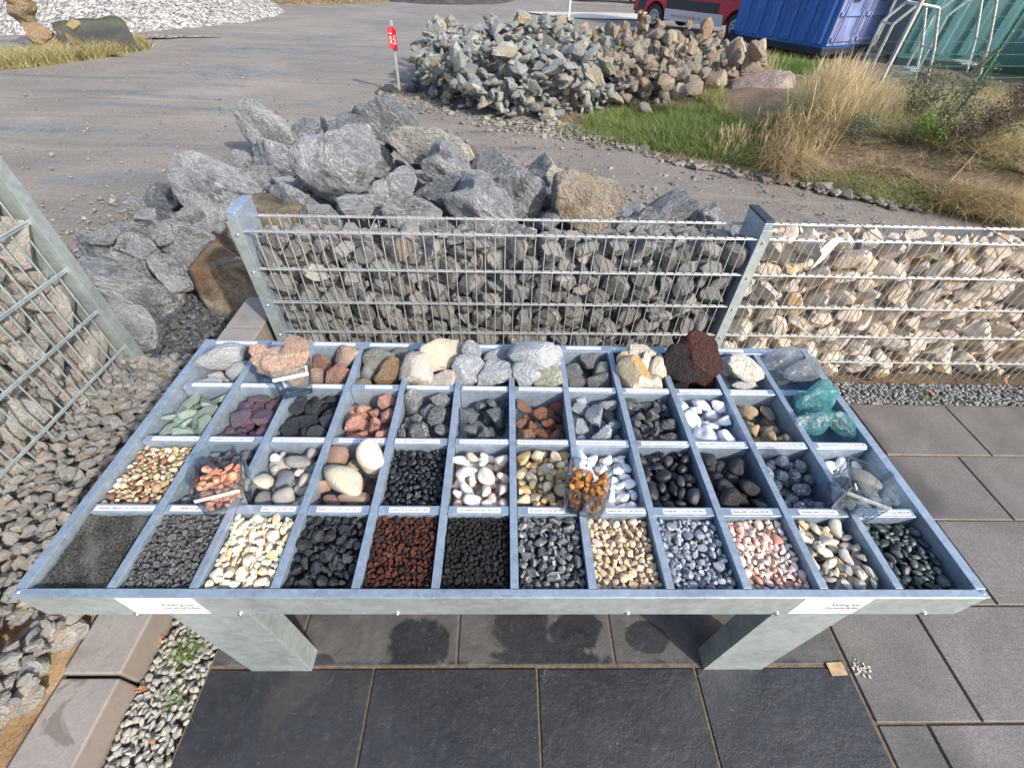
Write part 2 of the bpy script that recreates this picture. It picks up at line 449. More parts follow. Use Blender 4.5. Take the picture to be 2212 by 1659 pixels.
# radially stretched sheet reaching the horizon
rs = np.concatenate([np.linspace(0, 12, 70), np.geomspace(12.4, 420, 40)]); th = np.linspace(0, 2*math.pi, 161)[:-1]
R_, T_ = np.meshgrid(rs, th, indexing='ij')
gx, gy = R_*np.cos(T_), 4+R_*np.sin(T_)
gz = 0.018*np.sin(gx*1.3+0.4*gy)*np.sin(gy*0.9)+0.012*np.sin(gx*3.1)*np.sin(gy*2.7+1)-0.012
near = (gy < 2.6) & (np.abs(gx) < 6); gz = np.where(near, gz*0.2-0.045, gz)
nr, nt = R_.shape; i = (np.arange(nr-1)[:, None]*nt+np.arange(nt)[None]); j = (np.arange(nr-1)[:, None]*nt+(np.arange(nt)[None]+1) % nt)
F = np.stack([i.ravel(), (i+nt).ravel(), (j+nt).ravel(), j.ravel()], 1)
V = np.stack([gx, gy, gz], -1).reshape(-1, 3)
tag(link(bpy.data.objects.new('ground', mesh_from('ground', V, F, M_YARD, 180))), kind='structure')

# bank of brown soil on the right
k = NT('bank_soil'); geo = k.n('NewGeometry'); v = geo.outputs['Position']
a1 = k.noise(v, 1.2, 5, 0.6); a2 = k.noise(v, 22, 5, 0.7); a3 = k.noise(v, 70, 3, 0.7)
col = k.ramp(a1, [(0.3, (0.12, 0.085, 0.055)), (0.55, (0.21, 0.155, 0.10)), (0.75, (0.28, 0.215, 0.15))])
col = k.mix(0.6, col, k.ramp(a2, [(0.3, 0.35), (0.55, 1.0), (0.72, 1.9)]), 'MULTIPLY')
nrm = k.n('SeparateXYZ'); k.l(geo.outputs['Position'], nrm.inputs[0])
M_BANK = k.set(col=col, rough=0.9, normal=k.bump(k.math('ADD', a2, k.math('MULTIPLY', a3, 0.5)), 0.8, 0.035))
grid_obj('bank', -1.2, 15, -1.5, 18, 330, 390, lambda x, y: bank_h(x, y)-0.012*(edge_d(x, y) < 0.02), M_BANK)

# far brown bank at the top left and dark spoil
def mound_fn(cx, cy, rx, ry, h, rough=0.08):
    def f(x, y):
        r = np.sqrt(((x-cx)/rx)**2+((y-cy)/ry)**2)
        return h*np.clip(1-r, -0.05, 1)**1.0*(1+rough*np.sin(x*2.1)*np.sin(y*1.7+1))+0.05*np.sin(x*5)*np.sin(y*4)*(r < 1)-0.03*(r >= 1)
    return f
M_FARBANK = simple('far_bank_soil', (0.16, 0.12, 0.07), 0.9, 0, 0.5, 3, 0.5, 0.05)
M_SPOIL = simple('dark_spoil', (0.05, 0.048, 0.05), 0.9, 0, 0.4, 4, 0.6, 0.05)
grid_obj('bank_far', -17, -2, 24, 40, 80, 60, mound_fn(-11, 33.5, 6.8, 9.0, 2.2), M_FARBANK)
grid_obj('spoil_heap', -7.5, 1, 27, 37, 60, 60, mound_fn(-3.6, 32.5, 4.2, 5, 2.0), M_SPOIL)
k = NT('white_gravel'); geo = k.n('NewGeometry'); v = geo.outputs['Position']
vo = k.n('TexVoronoi'); vo.inputs['Scale'].default_value = 11; k.l(v, vo.inputs['Vector']); sp = k.n('SeparateColor'); k.l(vo.outputs['Color'], sp.inputs[0])
M_WGRAV = k.set(col=k.ramp(sp.outputs[0], [(0.0, (0.16, 0.16, 0.16)), (0.4, (0.33, 0.325, 0.32)), (1.0, (0.52, 0.51, 0.49))]), rough=0.8, normal=k.bump(vo.outputs['Distance'], 1.0, -0.12))
hf = mound_fn(-15.2, 20.6, 6.9, 6.3, 4.0, 0.03)
grid_obj('gravel_heap', -22.5, -8, 14, 27.5, 230, 230, lambda x, y: hf(x, y)+0.03*np.sin(x*23+y*7)*np.sin(y*29-x*5), M_WGRAV, kind='stuff')
tag(bpy.data.objects['gravel_heap'], 'tall heap of pale white gravel behind the dark boulder', 'gravel heap')

# ================================================================== PAVING (structure with single tiles)
def tile_mat(name, c1, c2, kind):
    k = NT(name); geo = k.n('NewGeometry'); v = geo.outputs['Position']; oi = k.n('ObjectInfo')
    n1 = k.noise(v, 3, 6, 0.65, 0.5); n2 = k.noise(v, 60 if kind == 'granite' else 35, 5, 0.75); n3 = k.noise(v, 9, 6, 0.7, 0.6)
    col = k.ramp(n1, [(0.3, c1), (0.7, c2)])
    if kind == 'granite':
        col = k.mix(0.75, col, k.ramp(k.noise(v, 170, 3, 0.8), [(0.3, 0.45), (0.5, 1.0), (0.68, 1.75)]), 'MULTIPLY')
        col = k.mix(0.4, col, k.ramp(n2, [(0.3, 0.6), (0.7, 1.4)]), 'MULTIPLY')
        col = k.mix(k.math('MULTIPLY', k.step(n3, 0.55, 0.7), 0.35), col, (0.10, 0.088, 0.075))
        wet = k.step(k.noise(v, 1.1, 3, 0.5), 0.5, 0.64)
        col = k.mix(k.math('MULTIPLY', wet, 0.55), col, tuple(x*0.4 for x in c1))
        rg = k.math('SUBTRACT', 0.62, k.math('MULTIPLY', wet, 0.25)); b = k.bump(n2, 0.35, 0.004)
    else:
        # damp slate; dry stone shows only where the table keeps the rain off, with drip-made wet rounds
        sep = k.n('SeparateXYZ'); k.l(v, sep.inputs[0]); wn_ = k.noise(v, 5.5, 7, .62, .9)
        wob = k.math('MULTIPLY', k.math('SUBTRACT', n3, 0.5), 0.09)
        dry = k.step(k.math('ADD', sep.outputs[1], wob), 0.452, 0.475)
        for (bx, by, rx, ry) in ((-0.30, .53, .125, .105), (0.11, .585, .13, .1), (.30, .565, .12, .085), (.20, .47, .22, .07), (.60, .555, .085, .06), (1.18, .62, .1, .06), (-.72, .47, .1, .03)):
            dx = k.math('DIVIDE', k.math('SUBTRACT', sep.outputs[0], bx), rx); dy = k.math('DIVIDE', k.math('SUBTRACT', sep.outputs[1], by), ry)
            q = k.math('ADD', k.math('MULTIPLY', dx, dx), k.math('MULTIPLY', dy, dy))
            q = k.math('ADD', q, k.math('MULTIPLY', k.math('SUBTRACT', wn_, 0.5), 2.6))
            dry = k.math('MULTIPLY', dry, k.step(q, 0.8, 1.15))
        dryc = k.ramp(n3, [(0.3, (0.055, 0.054, 0.053)), (0.7, (0.115, 0.112, 0.11))])
        col = k.mix(dry, col, dryc)
        lime = k.math('MULTIPLY', k.step(k.noise(v, 14, 7, 0.75, 1.2), 0.56, 0.66), k.step(k.noise(v, 2.3, 3), 0.47, 0.6))
        band = k.math('SUBTRACT', 1.0, k.step(k.math('ABSOLUTE', k.math('SUBTRACT', sep.outputs[1], 0.5)), 0.06, 0.16))
        col = k.mix(k.math('MULTIPLY', k.math('MULTIPLY', lime, band), 0.6), col, (0.22, 0.16, 0.115))
        spk = k.step(k.noise(v, 120, 1, 0.5), 0.74, 0.78)
        col = k.mix(k.math('MULTIPLY', spk, 0.5), col, (0.25, 0.23, 0.2))
        rg = k.math('ADD', k.math('MULTIPLY', dry, 0.3), k.math('ADD', 0.27, k.math('MULTIPLY', n2, 0.22)))
        b = k.bump(k.math('ADD', k.noise(v, 11, 9, .72, 0.25), k.math('MULTIPLY', n2, 0.3)), 0.5, 0.014)
        col = k.mix(k.math('MULTIPLY', k.step(k.noise(v, 30, 7, .75, .2), .5, .72), .5), col, (.075, .08, .088))
        rust = k.math('MULTIPLY', k.step(k.noise(v, 2.6, 5, .6, .8), .56, .7), .35); col = k.mix(rust, col, (.09, .065, .045))
    return k.set(col=col, rough=rg, normal=b)
M_SLATE = tile_mat('wet_slate', (0.016, 0.018, 0.022), (0.042, 0.045, 0.052), 'slate')
M_GRAN = tile_mat('grey_granite', (0.105, 0.097, 0.09), (0.175, 0.165, 0.155), 'granite')
M_JOINT = simple('joint_sand', (0.16, 0.115, 0.08), 0.95, 0, 0.4, 60, 0.5, 0.003)
def ground_sheet(name, x0, x1, y0, y1, z, mat):
    o = quads([(x0, y0, z), (x1, y0, z), (x1, y1, z), (x0, y1, z)], [(0, 1, 2, 3)], name, mat); return tag(o, kind='structure')
slate = ground_sheet('slate_paving', -1.075, 1.366, -1.3, 1.98, -0.005, M_JOINT)
granite = ground_sheet('granite_paving', 1.366, 6.2, -1.4, 1.86, -0.007, M_JOINT)
_tiles = {}
def tile(parent, name, x0, x1, y0, y1, mat, zt):
    o = MB().box(x0+.0042, x1-.0042, y0+.0042, y1-.0042, -.03, zt).build(name, mat, parent, bevel=0.003)
    return o
sx = [-1.07, -.76, -.152, .457, 1.063, 1.362]; tx_ = [-1.07, -.459, .155, .761, 1.362]
for r_, (y0, y1) in enumerate([(.455, .86), (.86, 1.265), (1.265, 1.67), (1.67, 1.975)]):
    xs_ = sx if r_ % 2 == 0 else tx_
    for a, b in zip(xs_[:-1], xs_[1:]): tile(slate, 'slate_tile', a, b, y0, y1, M_SLATE, 0.0+rng.uniform(-.0015, .0015))
for r_, (y0, y1) in enumerate([(-.155, .45), (-.76, -.155)]):
    xs_ = tx_ if r_ % 2 == 0 else sx
    for a, b in zip(xs_[:-1], xs_[1:]): tile(slate, 'slate_tile', a, b, y0, y1, M_SLATE, 0.001+rng.uniform(-.0015, .0015))
for y0, y1, off in ((1.465, 1.85, 2.16), (1.072, 1.465, 2.56), (.674, 1.072, 2.15), (.271, .674, 1.766), (-.13, .271, 2.16), (-.53, -.13, 2.5)):
    x = off
    while x > 1.37: x -= .605
    xs_ = [1.37]+[x+.605*i for i in range(1, 8)]
    if xs_[1]-xs_[0] < .04: xs_.pop(0); xs_[0] = 1.37
    for a, b in zip(xs_[:-1], xs_[1:]): tile(granite, 'granite_tile', a, b, y0, y1, M_GRAN, 0.0+rng.uniform(-.0015, .0015))
# small tape remnants on the paving
M_TAPE = simple('tan_tape', (0.42, 0.30, 0.17), 0.6, 0, 0.3, 60)
M_GLUE = simple('dried_glue', (0.6, 0.55, 0.45), 0.8, 0, 0.2, 60)
p = P(1808, 1444, 0.004)
o = MB().box(-.032, .032, -.022, .022, 0, .0012).build('tape_square', M_TAPE); o.location = (p.x, p.y, 0.003); o.rotation_euler = (0, 0, .04)
tag(o, 'small square of tan tape on the corner of the dark slate tile', 'tape')
p = P(1862, 1444, 0.004); g = np.random.default_rng(3); mb = MB()
for i in range(26):
    x, y = g.uniform(-.035, .035), g.uniform(-.018, .018); r_ = g.uniform(.002, .006)
    mb.box(x-r_, x+r_, y-r_*.7, y+r_*.7, 0, .0015, Matrix.Rotation(g.uniform(0, 3), 4, 'Z'))
o = mb.build('glue_residue', M_GLUE); o.location = (p.x, p.y, 0.0035); tag(o, 'crumbly cream glue residue on the grey granite tile beside the tan tape', 'glue')

# ================================================================== KERB on the left
k = NT('kerb_concrete'); geo = k.n('NewGeometry'); v = geo.outputs['Position']
n1 = k.noise(v, 5, 5, 0.6, 0.5); n2 = k.noise(v, 110, 4, 0.75)
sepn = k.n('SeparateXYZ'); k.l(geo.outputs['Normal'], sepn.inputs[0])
col = k.ramp(k.math('ADD', k.math('MULTIPLY', n1, .6), k.math('MULTIPLY', n2, .4)), [(0.35, (0.20, 0.185, 0.175)), (0.65, (0.33, 0.31, 0.295))])
col = k.mix(k.math('MULTIPLY', k.step(n1, 0.56, 0.62), 0.6), col, (0.09, 0.078, 0.066))
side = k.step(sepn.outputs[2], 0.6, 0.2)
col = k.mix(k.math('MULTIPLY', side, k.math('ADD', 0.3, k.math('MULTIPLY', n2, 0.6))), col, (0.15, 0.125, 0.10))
M_KERB = k.set(col=col, rough=0.85, normal=k.bump(n2, 0.4, 0.006))
kerb = empty('kerb', (-1.4, .3, 0), kind='structure')
for y0, y1 in ((-.9, -.12), (-.11, .395), (.405, .9), (.91, 1.4), (1.41, 1.86)):
    o = MB().box(-1.50, -1.302, y0, y1, -.12, .118).build('kerb_stone', M_KERB, None, bevel=0.006, seg=2)
    o.rotation_euler = (rng.normal()*.004, rng.normal()*.004, rng.normal()*.006); o.parent = kerb; o.matrix_parent_inverse = Matrix.Translation((1.4, -.3, 0))
# block wall beside the gabion post
for i, (y0, y1, c) in enumerate(((1.87, 2.005, 'front'), (2.012, 2.31, 'rear'))):
    o = MB().box(-1.545, -1.345, y0, y1, -.02, .395).build('wall_block', M_KERB, None, bevel=0.006, seg=2)
    tag(o, 'short grey concrete block touching the back left corner of the table' if i == 0 else 'long grey concrete block with scratched top left of the gabion end post', 'concrete block')
# stained concrete footings
k = NT('stained_concrete'); geo = k.n('NewGeometry'); v = geo.outputs['Position']
n1 = k.noise(v, 4, 6, 0.7, 0.8); n2 = k.noise(v, 60, 4, 0.75); n3 = k.noise(v, 2.2, 4)
col = k.ramp(n1, [(0.3, (0.07, 0.058, 0.045)), (0.5, (0.26, 0.205, 0.14)), (0.7, (0.46, 0.41, 0.33))])
col = k.mix(k.math('MULTIPLY', k.step(n3, .5, .6), .7), col, (0.17, 0.08, 0.04))
M_STAINC = k.set(col=k.mix(.85, col, k.ramp(k.noise(v, 45, 6, .8), [(0.3, .35), (0.6, 1.35)]), 'MULTIPLY'), rough=0.9, normal=k.bump(k.noise(v, 45, 6, .8), 1.0, 0.03))
def rough_block(name, x0, x1, y0, y1, z0, z1, label, cat):
    bm = bmesh.new(); bmesh.ops.create_cube(bm, size=1)
    bmesh.ops.subdivide_edges(bm, edges=bm.edges, cuts=14, use_grid_fill=True)
    for w in bm.verts:
        c = Vector((x0+(w.co.x+.5)*(x1-x0), y0+(w.co.y+.5)*(y1-y0), z0+(w.co.z+.5)*(z1-z0)))
        n = mnoise.fractal(c*7, .7, 2, 5)*.014; e = w.co.normalized(); k_ = (max(abs(w.co.x), .0)+abs(w.co.y)+abs(w.co.z)-1.0)
        c += e*n-e*max(0, k_)*.02; w.co = c
    me = bpy.data.meshes.new(name); bm.to_mesh(me); bm.free(); me.materials.append(M_STAINC)
    me.polygons.foreach_set('use_smooth', np.ones(len(me.polygons), dtype=bool))
    return tag(link(bpy.data.objects.new(name, me)), label, cat)
rough_block('concrete_footing', -2.07, -1.6, 2.62, 3.2, -.02, .41, 'large brown stained concrete block left of the gabion end post', 'concrete block')
rough_block('concrete_footing', -1.78, -1.38, 2.75, 3.25, .42, .66, 'rust stained concrete block with a white crust behind the gabion end post', 'concrete block')

# ================================================================== GABIONS
GREY = [(0.165, 0.163, 0.16), (0.215, 0.21, 0.20), (0.18, 0.182, 0.188), (0.29, 0.28, 0.26), (0.16, 0.162, 0.166), (0.21, 0.18, 0.155), (0.125, 0.13, 0.137), (0.25, 0.248, 0.24), (0.19, 0.188, 0.184)]
K_GREY = Kind('stone', stone_mat('grey_gabion_stone', GREY, rough=.72, bump=.35, mott=.2, grain=.15), n=12, lvl=3, asp=((.95, .55), (.8, .5)), planes=10, p=60, hmin=.42, rough=.0, lump=.04, seed=11, jl=2, smooth=14)
TAN = [(0.55, 0.48, 0.395), (0.62, 0.56, 0.485), (0.45, 0.43, 0.40), (0.56, 0.45, 0.34), (0.64, 0.60, 0.54), (0.47, 0.32, 0.15), (0.57, 0.50, 0.44), (0.36, 0.315, 0.275), (0.62, 0.545, 0.46), (0.54, 0.44, 0.38)]
K_TAN = Kind('stone', stone_mat('cream_gabion_stone', TAN, rough=.8, bump=.3, mott=.18, grain=.12, dirt=((.52, .36, .18), .35)), n=12, lvl=3, asp=((.95, .5), (.8, .45)), planes=10, p=60, hmin=.42, rough=.0, lump=.04, seed=12, jl=2, smooth=14)
LIME = [(0.46, 0.45, 0.43), (0.56, 0.545, 0.505), (0.40, 0.395, 0.39), (0.58, 0.53, 0.45), (0.50, 0.485, 0.46)]
K_LIME = Kind('stone', stone_mat('limestone_gabion_stone', LIME, vein=((.62, .6, .56), .03, .6, 2.4), rough=.75, bump=.6, dirt=((.46, .34, .23), .35)), n=9, lvl=3, asp=((.85, .55), (.65, .42)), planes=12, p=40, hmin=.45, rough=.03, lump=.05, seed=13, jl=2, smooth=16)

def wire_set(parent, L, zrods, zt, zb, step, r_v=.0030, r_h=.0039, double=.014, front=-1, vname='vertical_wire'):
    """local frame: x along the gabion, y=0 the mesh plane, z up"""
    hm = MB().tube((0, 0, 0), (L, 0, 0), r_h, 8).build('horizontal_rod', M_WIRE, parent, smooth=40)
    first = True
    for z in zrods:
        for s_ in (-1, 1):
            if first: hm.location = (0, s_*double/2, z); first = False; continue
            c = hm.copy(); COL.objects.link(c); c.parent = parent; c.location = (0, s_*double/2, z)
    vm = MB().tube((0, 0, zb), (0, 0, zt), r_v, 8).build(vname, M_WIRE, parent, smooth=40)
    n = int(L/step)
    for i in range(1, n):
        c = vm if i == 1 else vm.copy()
        if i > 1: COL.objects.link(c); c.parent = parent
        c.location = (i*step, 0, 0)
def stone_wall(parent, kind, L, z0, z1, depth, size, seed, y_in=.012, nlayer=2.1, limit=300):
    """packs stones against the mesh plane y=0 (they rest on the mesh and on each other)"""
    area = L*(z1-z0)
    g = np.random.default_rng(seed)
    nst = int(area/(2.0*size*size*.62)*nlayer*1.7)
    sizes = np.clip(g.lognormal(math.log(size*.95), .32, nst), size*.4, size*1.8)
    sizes = np.concatenate([np.sort(sizes[:nst//2])[::-1], g.permutation(sizes[nst//2:])])
    pl = pack(0, L, z0, z1, 0.0, sizes, kind, size*.16, ncand=34, tilt=.16, sink=.76, zmax=depth*.62, seed=seed)
    pl2 = pack(0, L, z0, z1, depth*.5, np.clip(g.lognormal(math.log(size*1.15), .25, nst//3), size*.7, size*1.8), kind, size*.25, ncand=5, tilt=.3, sink=.6, zmax=depth*1.1, seed=seed+50)
    nfront = len(pl); pl = pl+pl2
    A = Matrix(((1, 0, 0), (0, 0, 1), (0, -1, 0)))  # pack (x, z, dist) -> local
    out = []
    for vi, x, z, d, s, rot in pl:
        M = Matrix(((1, 0, 0), (0, 0, 1), (0, 1, 0)))
        Rm = M@rot
        if Rm.determinant() < 0: Rm = Rm@Matrix(((1, 0, 0), (0, 1, 0), (0, 0, -1)))
        out.append((vi, x, y_in+d, z, s, Rm))
    out.sort(key=lambda q: q[2]-q[4]*.6)
    ind, rest = out[:limit], out[limit:]
    for vi, x, y, z, s, rot in ind:
        o = bpy.data.objects.new('stone', kind.me[vi]); o.matrix_basis = Matrix.Translation((x, y, z))@rot.to_4x4()@Matrix.Scale(s, 4)
        link(o, parent)
    if rest: joined('stone_fill', kind, rest, 'j', parent=parent)
def c_post(parent, x, zb, zt, depth, w=.045, strip=True, side=1, cap=None):
    """post box across the gabion's depth plus a riveted cover strip on the front"""
    MB().box(x-w/2, x+w/2, -.004, depth, zb, zt).build('post', M_GALV, parent, bevel=.002)
    if strip: MB().box(x-w*.62, x+w*.62, -.017, -.012, zb, zt-.03).build('cover_strip', M_GALVL, parent, bevel=.001)
    for i in range(5):
        z = zt-.095-.2*i
        if z < zb: break
        MB().tube((x, -.0175, z), (x, -.023, z), .009, 10, .005).build('rivet', M_BOLT, parent, smooth=50)
    if cap:
        MB().box(x-w/2-.003, x+w/2+.003, depth*.0-.006, depth+.004, zt+.0005, zt+.012).build('post_cap', cap, parent, bevel=.003)

a0, a1 = Vector((-1.235, 2.036, 0)), Vector((1.271, 2.074, 0))
ang = math.atan2(a1.y-a0.y, a1.x-a0.x)
# middle gabion (grey stones)
g1 = empty('gabion', a0, ang, 'galvanised mesh gabion wall filled with dark grey stones behind the table', 'gabion')
zr = [.953-.2*i for i in range(5)]
L1 = (a1-a0).length
wire_set(g1, L1, zr, .965, .03, .05)
stone_wall(g1, K_GREY, L1, .02, .925, .16, .041, 5)
c_post(g1, -.028, 0, 1.035, .19, cap=M_GALV)
c_post(g1, L1+.028, 0, 1.035, .19, cap=M_BLACKP)
rb = empty('tmp', (0, 0, 0)); bpy.data.objects.remove(rb)
def back_panel(parent, L, zs, zt, depth, step=.05, x0=0):
    mb = MB()
    for z in zs:
        for s_ in (-1, 1): mb.tube((x0, depth+s_*.007, z), (x0+L, depth+s_*.007, z), .004, 6)
    for i in range(1, int(L/step)): mb.tube((x0+i*step, depth, zt-.4), (x0+i*step, depth, zt), .003, 5)
    mb.build('back_mesh', M_WIRE, parent, smooth=40)
back_panel(g1, L1, zr[:2], .965, .175)
for x in (.58, 1.2, 1.86):
    MB().tube((x, -.008, .94), (x+.02, .18, .965), .0022, 6).build('spacer_wire', M_WIRE, parent=g1)
# dark backing of hidden stones
K_FILL = K_GREY
# right gabion (cream stones)
b0 = a1+Vector((.056, 0, 0)); 
g2 = empty('gabion', b0, ang*.3, 'sunlit galvanised mesh gabion wall filled with cream and tan stones', 'gabion')
L2 = 4.2
wire_set(g2, L2, [.953-.2*i for i in range(5)], .965, .0, .05)
stone_wall(g2, K_TAN, L2, .0, .945, .16, .047, 6)
back_panel(g2, L2, zr[:2], .965, .175)
c_post(g2, L2+.028, 0, 1.035, .19)
for x in (.62, 1.3):
    MB().tube((x, -.008, .94), (x-.06, .18, .965), .0022, 6).build('spacer_wire', M_BLACKP, parent=g2)
# torn white paper on the right gabion
pc = PYP(1790, 548, 2.045)
pts = [(-.012, .06), (.03, .062), (.026, .04), (.012, 0), (-.005, -.045), (-.03, -.075), (-.022, -.03), (-.016, 0), (-.034, .004), (-.028, .03)]
mb = MB().poly([(pc.x+x*1.25, 2.0575+.004*math.sin(x*90), pc.z+z*1.25) for x, z in pts], (0, .0015, 0))
tag(mb.build('torn_paper', M_WHITE), 'torn strip of white paper hanging on the cream stone gabion', 'paper')

# left gabion: runs toward the camera along x = -2.09
L3 = 2.7
g3 = empty('gabion', (-2.09, 1.925-L3, 0), rad(90), 'weathered mesh gabion wall of rough grey limestone at the left edge', 'gabion')
def wire_left(parent):
    hm = MB().tube((0, 0, 0), (L3, 0, 0), .0052, 8).build('horizontal_rod', M_GALVL, parent, smooth=40); first = True
    for z in [.085, .32, .558, .796, 1.034, 1.272]:
        for s_ in (0, 1):
            c = hm if first else hm.copy()
            if not first: COL.objects.link(c); c.parent = parent
            first = False; c.location = (0, -.006-.004*s_, z-.0055+.011*s_)
    vm = MB().tube((0, 0, .0), (0, 0, 1.4), .0042, 8).build('vertical_wire', M_GALVL, parent, smooth=40)
    for i in range(1, 46):
        c = vm if i == 1 else vm.copy()
        if i > 1: COL.objects.link(c); c.parent = parent
        c.location = (L3-i*.0595, 0, 0)
wire_left(g3)
stone_wall(g3, K_LIME, L3-.01, .0, 1.42, .2, .066, 9, nlayer=2.2)
MB().box(L3-.006, L3+.05, -.03, .2, -.05, 1.5).build('post', M_GALVL, g3, bevel=.003)
MB().box(L3-.016, L3-.007, -.034, -.004, -.05, 1.5).build('cover_strip', M_GALVL, g3, bevel=.001)

# ================================================================== GRAVEL AREAS (individual stones and beds)
LGR = [(0.50, 0.40, 0.29), (0.60, 0.58, 0.54), (0.42, 0.415, 0.40), (0.52, 0.51, 0.485), (0.33, 0.332, 0.335), (0.58, 0.555, 0.51), (0.45, 0.44, 0.425), (0.37, 0.372, 0.38)]
M_LGR = stone_mat('crushed_limestone', LGR, vein=((.5, .49, .46), .02, .5, 2.2), rough=.75, bump=.6, dirt=((.34, .26, .19), .25))
K_LGR = Kind('crushed_stone', M_LGR, n=9, lvl=2, asp=((.95, .6), (.65, .4)), planes=11, p=34, hmin=.45, seed=21, smooth=18)
def left_h(x, y):
    x = np.asarray(x, float); y = np.asarray(y, float)
    return .105+.0*x+.05*sstep((-1.7-x)/.4)*sstep((1.9-y)/.6)-.10*sstep((y-1.85)/.45)
k = NT('sandy_soil'); geo = k.n('NewGeometry'); v = geo.outputs['Position']
n1 = k.noise(v, 6, 5, .65); n2 = k.noise(v, 90, 4, .75)
M_SAND = k.set(col=k.mix(.6, k.ramp(n1, [(0.3, (.30, .19, .10)), (0.65, (.50, .385, .25))]), k.ramp(n2, [(.3, .5), (.7, 1.5)]), 'MULTIPLY'), rough=.95, normal=k.bump(n2, .6, .01))
grid_obj('soil_strip', -2.6, -1.5, -.9, 1.95, 60, 140, lambda x, y: left_h(x, y)-.012+.008*np.sin(x*19)*np.sin(y*17), M_SAND)
M_DSOIL = simple('dark_soil', (0.045, 0.04, 0.032), .95, 0, .5, 30, .6, .01)
grid_obj('soil_strip', -3.2, -1.35, 1.95, 3.6, 60, 60, lambda x, y: left_h(x, y)-.018, M_DSOIL)
g = np.random.default_rng(41)
def sandy(x, y):      # bare sand shows at the lower left
    return not (y < .62 and x < -1.46 and mnoise.noise(Vector((x*5, y*5, 2)))+.62-y*.5 > .52 and g.random() < .85)
pl = pack(-2.12, -1.51, -.5, 1.95, left_h, np.sort(np.clip(g.lognormal(math.log(.033), .28, 1000), .016, .062))[::-1], K_LGR, .007, ncand=7, seed=22, sink=.8, mask=sandy)
emit('crushed_stone', K_LGR, pl, 'palm sized crushed grey limestone piece lying on the strip between gabion and kerb', 'stone', 'crushed limestone pieces left of the table', limit=300, stuff_label='crushed grey limestone covering the strip left of the table', stuff_name='crushed_stone_cover', level='j')
K_DGR = Kind('dark_gravel_stone', stone_mat('bluish_dark_gravel', [(0.07, 0.08, 0.095), (0.12, 0.13, 0.145), (0.05, 0.056, 0.066), (0.20, 0.20, 0.19), (0.09, 0.10, 0.12)], rough=.55, bump=.4), n=6, lvl=2, asp=((.95, .65), (.7, .5)), planes=12, p=12, seed=23)
pl = pack(-2.6, -1.35, 1.9, 3.3, left_h, np.sort(np.clip(g.lognormal(math.log(.022), .3, 1500), .012, .05))[::-1], K_DGR, .009, ncand=5, seed=24, sink=.8, mask=lambda x, y: not (-2.08 < x < -1.6 and y > 2.6) and not (x > -1.56 and 1.86 < y < 2.33))
emit('gravel_stone', K_DGR, pl, 'small bluish dark gravel stone in the gap behind the left gabion foot', 'stone', 'dark gravel in the gap to the boulders', limit=250, stuff_label='bluish dark gravel between the boulders and the block wall', stuff_name='gravel_cover')
# pale gravel strip between kerb and slate
K_PGR = Kind('pale_gravel_stone', stone_mat('pale_grey_chippings', [(0.42, 0.42, 0.39), (0.50, 0.49, 0.46), (0.33, 0.33, 0.32), (0.56, 0.54, 0.49), (0.27, 0.275, 0.28), (0.45, 0.40, 0.33)], vein=((.7, .69, .66), .03, .3, 2), rough=.7, bump=.4), n=8, lvl=2, asp=((.95, .6), (.75, .5)), planes=11, p=30, hmin=.48, seed=25, smooth=18)
pl = pack(-1.30, -1.07, -.45, 1.3, -.035, np.sort(np.clip(g.lognormal(math.log(.0145), .22, 1150), .009, .026))[::-1], K_PGR, .004, ncand=7, seed=26, sink=.82, zmax=.02)
emit('chipping', K_PGR, pl, 'pale grey stone chipping in the narrow strip between kerb and dark slate', 'stone', 'pale chippings beside the kerb', limit=300, stuff_label='pale grey chippings filling the strip between kerb and slate', stuff_name='chipping_cover', level='j')
# grey-blue gravel strip in front of the right gabion
K_BGR = Kind('strip_gravel_stone', stone_mat('grey_blue_chippings', [(0.30, 0.31, 0.32), (0.42, 0.42, 0.41), (0.17, 0.18, 0.20), (0.52, 0.51, 0.48), (0.12, 0.13, 0.15), (0.36, 0.35, 0.33)], rough=.7, bump=.4), n=6, lvl=2, asp=((.95, .6), (.75, .5)), planes=11, p=18, seed=27, smooth=25)
pl = pack(1.25, 4.9, 1.858, 2.045, -.03, np.sort(np.clip(g.lognormal(math.log(.0125), .22, 2300), .008, .022))[::-1], K_BGR, .0045, ncand=5, seed=28, sink=.82)
emit('strip_stone', K_BGR, pl, 'small grey blue chipping in the strip at the foot of the cream stone gabion', 'stone', 'chippings at the foot of the right gabion', limit=300, stuff_label='grey blue chippings along the foot of the cream stone gabion', stuff_name='strip_gravel', level='j')
pl = pack(-1.35, 1.25, 1.95, 2.05, -.03, np.full(500, .013), K_BGR, .005, ncand=3, seed=29)
joined('strip_gravel', K_BGR, pl, 'j', label='grey chippings between the slate paving and the middle gabion', cat='gravel')
